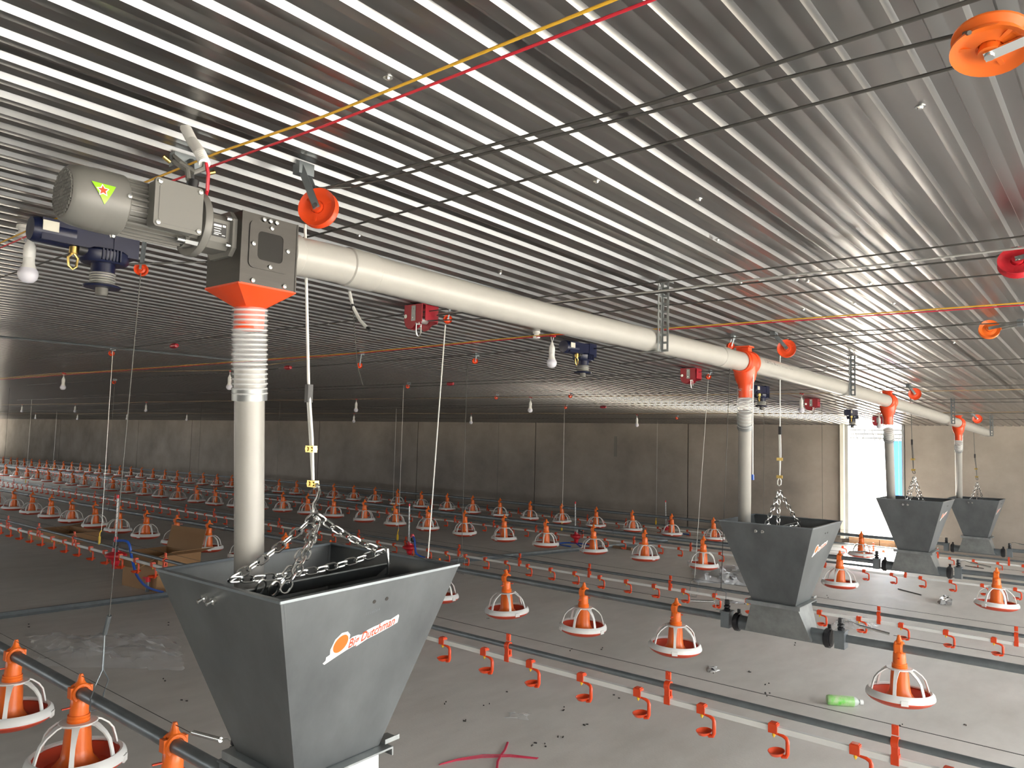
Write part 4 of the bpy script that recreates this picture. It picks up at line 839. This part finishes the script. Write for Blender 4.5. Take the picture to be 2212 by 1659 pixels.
# ------------------------------------------------------------------ suspension wires
def susp(top, bot, label, r=.0022, mt='cable_light', hook=True, yel=False, loop=0):
    o = V(top); t = thing('suspension_wire', label, 'wire', tuple(o), group='suspension wires'); b = V(bot)
    k = o + (b - o) * .93
    MB().tube([o, k if hook else b], r, 6).build('wire', M[mt], t, o)
    if hook and yel: MB().box(b + V((0, -.012, .035)), (.022, .012, .07)).tube([b + V((0, -.012, .06)), b + V((0, -.012, .10)), k], .005, 6).build('yellow_hook', M['yellow'], t, o)
    elif hook:
        w = .035; MB().tube([k, k + V((-w, 0, -.03)), b + V((-w, 0, .02)), b + V((-w * .8, 0, -.028)), b + V((w * .8, 0, -.028)), b + V((w, 0, .02)), k + V((w, 0, -.03)), k], .0024, 5).build('wire_stirrup', M['galv_dark'], t, o)
    return t
def dz(i): return EYE + DL[i]['z']
def onD(i, u, v): p = at(u, v, Y=DL[i]['y']); return p.x
def hang(kind, i, u, v, label, **k):
    L = (DL if kind == 'd' else FL)[i]; x = at(u, v, Y=L['y']).x; zb = dz(i) if kind == 'd' else fz(i, x)
    susp((x, L['y'], cz(L['y']) - .03), (x, L['y'], zb), label, **k)
hang('d', 0, 222, 1100, 'light wire down to the nearest drinker line at far left', yel=True)
hang('f', 1, 240, 950, 'dark wire down to the second feed line at far left', mt='cable')
hang('f', 1, 12, 960, 'dark wire at the left picture edge', mt='cable')
hang('d', 1, 62, 960, 'light wire down to the second drinker line, leftmost', yel=True)
hang('d', 2, 118, 960, 'light wire in front of the back wall, second from left edge', yel=True)
hang('d', 2, 1217, 1000, 'light wire in front of the back wall at centre', yel=True)
hang('d', 3, 1419, 1000, 'light wire down to the rear drinker line, left of the second hopper', yel=True)
hang('d', 1, 866, 1000, 'light wire with yellow hook above the middle regulator', yel=True)
hang('d', 2, 852, 1000, 'fainter light wire beside the one above the middle regulator', yel=True)
hang('f', 1, 1000, 1100, 'dark wire with stirrup right of the foreground hopper rim', mt='cable')
hang('f', 3, 1076, 980, 'thin dark wire in front of the back wall right of the tall white cord', mt='cable', hook=False)
hang('f', 2, 600, 980, 'thin dark wire just right of the drop tube', mt='cable', hook=False)
hang('f', 2, 430, 980, 'thin dark wire just left of the drop tube', mt='cable', hook=False)
susp(at(1578, 760, Y=4.70), at(1556, 1308, Y=4.70), 'dark wire falling left of the second drop tube', mt='cable')
susp(at(1530, 822, Y=6.4), at(1498, 1282, Y=6.4), 'light wire falling from the second crimson winch')
susp(at(962, 702, Y=3.0), at(915, 1330, Y=3.0), 'thick white cord falling right of the foreground chain', r=.0035, mt='rope', hook=False)
hang('f', 2, 1650, 1000, 'dark wire falling right of the second drop tube', mt='cable', hook=False)
hang('d', 2, 1776, 1000, 'thin wire falling left of the doorway', mt='cable', hook=False)
p0 = at(304, 590, Y=1.28); p1 = at(236, 1330, Y=1.28); x = at(212, 1470, Y=1.28).x
t = thing('suspension_wire', 'dark wire with sleeve and wire stirrup carrying the nearest feed line', 'wire', tuple(p0), group='suspension wires')
MB().tube([p0, p1], .0018, 6).build('wire', M['cable'], t, p0); p2 = at(226, 1370, Y=1.28); MB().tube([p1, p2], .0085, 8).build('sleeve', M['galv_dark'], t, p0)
bt = V((x, 1.28, fz(0, x))); k = at(222, 1447, Y=1.28); dd = V((.012, -.022, 0)) * 1.35
for s in (-1, 1): MB().tube([p2, k + dd * .08 * s, k + dd * s + V((0, 0, -.045)), bt + dd * s + V((0, 0, .02)), bt + dd * .9 * s + V((0, 0, -.026)), bt + V((0, 0, -.03))], .0024, 6).build('stirrup_wire', M['galv_dark'], t, p0)
p0 = along(TY[0]) + V((.055, -.02, -.05))
t = thing('sensor_cord', 'white cord with small blue plug hanging beside second drop tube', 'cord', tuple(p0)); q = [p0] + [at(1626, v, Y=p0.y) for v in (885, 950, 1025)]
MB().tube(q, .0035, 6).build('cord', M['white'], t, p0); MB().cyl(q[-1], q[-1] - V((0, 0, .03)), .008, n=8).build('plug', M['blue_hose'], t, p0)

# ------------------------------------------------------------------ things on the floor
fp = [at(-150, 1350, Z=.03), at(0, 1330, Z=.03), at(345, 1286, Z=.03), at(700, 1244, Z=.03), at(997, 1210, Z=.03), at(1400, 1172, Z=.03), at(1440, 1168, Z=.03)]
wire('supply_pipe', 'dark grey water supply pipe lying across the floor', 'pipe', fp, .030, M['galv_dark'])
p = at(345, 1286, Z=.03)
t = thing('pipe_valve', 'small red tap on the floor pipe left of the foreground hopper', 'valve', tuple(at(318, 1278, Z=0))); MB().cyl((0, 0, .0), (.0, 0, .12), .02, n=10).build('riser', M['galv_dark'], t); MB().box((-.05, 0, .13), (.10, .02, .02)).cyl((0, 0, .10), (0, 0, .15), .025, n=10).build('tap_lever', M['red_gloss'], t)
hp = [at(262, 1160, Y=3.0), at(290, 1230, Y=3.1), at(310, 1262, Y=3.3), at(345, 1282, Y=3.5)]
def crate(name, label, c, s, rot, flaps):
    t = thing(name, label, 'box', c, (0, 0, rot)); x, y, z = s
    for k, (a, b, cc) in enumerate((((0, -y/2, z/2), (x, .006, z), 0), ((0, y/2, z/2), (x, .006, z), 0), ((-x/2, 0, z/2), (.006, y, z), 0), ((x/2, 0, z/2), (.006, y, z), 0))): MB().box(a, b).build('side', M['card'], t)
    MB().box((0, 0, .004), (x, y, .006)).build('bottom', M['card'], t)
    for ax, ang in flaps:
        m = Matrix.Rotation(ang, 3, 'X' if ax in 'yY' else 'Y'); l = .24
        c = V((0, (y/2 if ax == 'y' else -y/2), z)) + m @ V((0, (l/2 if ax == 'y' else -l/2), 0)) if ax in 'yY' else V(((x/2 if ax == 'x' else -x/2), 0, z)) + m @ V(((l/2 if ax == 'x' else -l/2), 0, 0))
        MB().box(c, (x, l, .005) if ax in 'yY' else (l, y, .005), m).build('flap', M['card'], t)
crate('cardboard_box', 'open brown cardboard box behind the left corner of the foreground hopper', (at(352, 1250, Y=4.1).x, 4.08, 0), (.62, .5, .36), .12, (('y', 1.35), ('x', -.3), ('Y', .4)))
crate('cardboard_box', 'brown cardboard box lying low under the nearest drinker line at left', tuple(at(138, 1165, Z=0)), (.9, .6, .14), .1, (('y', .15), ('x', -.1)))
def crumple(name, label, pts, h, mt, cat, n=22, seed=1, kind=None):
    rnd = random.Random(seed); c = sum((V(p) for p in pts), V()) / len(pts); a, b, d, e = [V(p) for p in pts]; m = MB()
    ph = [rnd.uniform(0, 6) for _ in range(8)]; g = [[0] * (n + 1) for _ in range(n + 1)]
    for i in range(n + 1):
        for j in range(n + 1):
            s, q = i / n, j / n; p = a * (1 - s) * (1 - q) + b * s * (1 - q) + d * s * q + e * (1 - s) * q
            ed = min(1, 5 * min(s, 1 - s, q, 1 - q)); wv = abs(math.sin(7 * s + ph[0] + 3 * q)) * .5 + abs(math.sin(13 * q + ph[1] + 5 * s)) * .35 + rnd.random() * .45
            p = p + V(((rnd.random() - .5) * .05, (rnd.random() - .5) * .05, .004 + h * ed * wv)); m.v.append(tuple(p))
    m.f = [(i*(n+1)+j, (i+1)*(n+1)+j, (i+1)*(n+1)+j+1, i*(n+1)+j+1) for i in range(n) for j in range(n)]
    ob = m.build(name, mt, None, c, 25); ob.location = c; return tag(ob, label, cat)
crumple('plastic_film', 'crumpled clear plastic film on the floor left of the foreground hopper', [at(85, 1440, Z=0), at(400, 1450, Z=0), at(385, 1375, Z=0), at(60, 1375, Z=0)], .07, M['film'], 'plastic film', 26, 3)
crumple('plastic_sheet', 'crumpled white plastic sheet on the floor left of the second hopper', [at(1500, 1258, Z=0), at(1640, 1268, Z=0), at(1620, 1228, Z=0), at(1495, 1224, Z=0)], .07, M['sheet'], 'plastic sheet', 24, 5)
crumple('clear_bag', 'crumpled clear bag on the floor right of the second hopper boot', [at(1795, 1352, Z=0), at(1885, 1366, Z=0), at(1900, 1348, Z=0), at(1815, 1338, Z=0)], .06, M['film'], 'bag', 18, 8)
crumple('foil_scrap', 'small shiny foil scrap on the floor at right between feed lines', [at(2028, 1306, Z=0), at(2056, 1308, Z=0), at(2054, 1294, Z=0), at(2032, 1296, Z=0)], .06, M['foil'], 'scrap', 10, 2)
crumple('white_scrap', 'flat white plastic scrap beside the second hopper, on the floor', [at(1575, 1302, Z=0), at(1612, 1306, Z=0), at(1612, 1298, Z=0), at(1578, 1294, Z=0)], .015, M['sheet'], 'scrap', 8, 4)
# bottle
a, b = at(1786, 1511, Z=.033), at(1864, 1517, Z=.030); d = (b - a).normalized(); Lb = (b - a).length; t = thing('drink_bottle', 'green labelled plastic drink bottle lying on the floor at right', 'bottle', (a.x, a.y, 0)); o = (a.x, a.y, 0)
MB().lathe([(0, 0), (.028, .002), (.032, .01), (.032, .25 * Lb)], 20, a, d).build('bottle_base', M['green'], t, o)
MB().lathe([(.0318, .06 * Lb), (.0325, .10 * Lb), (.0325, .70 * Lb), (.0318, .74 * Lb)], 20, a, d).build('label', M['green'], t, o)
MB().lathe([(.0318, .74 * Lb), (.026, .82 * Lb), (.013, .88 * Lb), (.013, .92 * Lb)], 20, a, d).build('shoulder', M['clearplastic'], t, o)
MB().lathe([(.013, .905 * Lb), (.0165, .91 * Lb), (.0165, Lb), (0, Lb)], 16, a, d).build('cap', M['white'], t, o)
# twine
t = thing('twine', 'piece of pink plastic twine crossed on the floor at bottom', 'twine', tuple(at(1080, 1645, Z=0))); o = at(1080, 1645, Z=0)
for k in range(3):
    off = V((0, .006 * k, .004 + .003 * k)); MB().tube([at(948, 1654 + k, Z=0) + off, at(985, 1645, Z=0) + off, at(1040, 1638 - k, Z=0) + off, at(1100, 1636, Z=0) + off, at(1160, 1641 + k, Z=0) + off], .0035, 6, flat=.5).build('strand', M['twine'], t, o)
for k in range(2):
    off = V((.006 * k, 0, .008)); MB().tube([at(1096, 1606, Z=0) + off, at(1090, 1622, Z=0) + off, at(1080, 1636, Z=0) + off, at(1074, 1648, Z=0) + off, at(1072, 1668, Z=0) + off], .004, 6, flat=.5).build('strand', M['twine'], t, o)
# offcuts, crumbs
t = tag(MB().box((0, 0, .02), (.5, .05, .04)).build('wood_offcut', M['wood']), 'thin wooden offcut on the floor behind the second feed line', 'offcut'); p = at(1335, 1185, Z=0); t.location = p
rods = [((1940, 1272), (1990, 1285)), ((2085, 1222), (2125, 1228))]
for k, (q, w) in enumerate(rods): wire('thin_rod', ['thin dark rod on the floor below the third feed line', 'thin dark rod on the bright floor near the back wall'][k], 'rod', [at(*q, Z=.006), at(*w, Z=.006)], .006, M['cable'])
cr = MB(); rnd = random.Random(11)
for u, v in ((1300, 1403), (1225, 1530), (1100, 1500), (1235, 1401), (1180, 1610), (1270, 1570), (1010, 1560), (1540, 1455), (1655, 1495), (1625, 1455), (1655, 1480), (1330, 1505), (1052, 1520), (1660, 1500), (1950, 1570), (2080, 1565), (1700, 1360), (1712, 1390), (60, 1350), (360, 1350), (400, 1515), (350, 1470), (540, 1350), (1790, 1290), (1900, 1395), (1060, 1340), (870, 1480), (960, 1520), (1150, 1610), (1210, 1590)):
    for _ in range(2):
        p = at(u + rnd.uniform(-8, 8), v + rnd.uniform(-5, 5), Z=0); cr.box(p + V((0, 0, .003)), (rnd.uniform(.004, .018), rnd.uniform(.004, .008), .006), Matrix.Rotation(rnd.uniform(0, 3), 3, 'Z'))
o = cr.build('floor_crumbs', M['debris']); tag(o, 'scattered dark crumbs and chips on the concrete floor', 'debris', kind='stuff')
for k, (u, v) in enumerate(((1120, 1548), (1540, 1447))):
    crumple('pale_chip', ['flat clear chip on the floor below the nearest drinker line', 'small pale chip on the floor left of the second hopper pan'][k], [at(u - 24 + k * 16, v + 6, Z=0), at(u + 22 - k * 14, v + 6, Z=0), at(u + 20 - k * 13, v - 6, Z=0), at(u - 20 + k * 14, v - 7, Z=0)], .010, M['film'] if k == 0 else M['white'], 'scrap', 6, 20 + k)
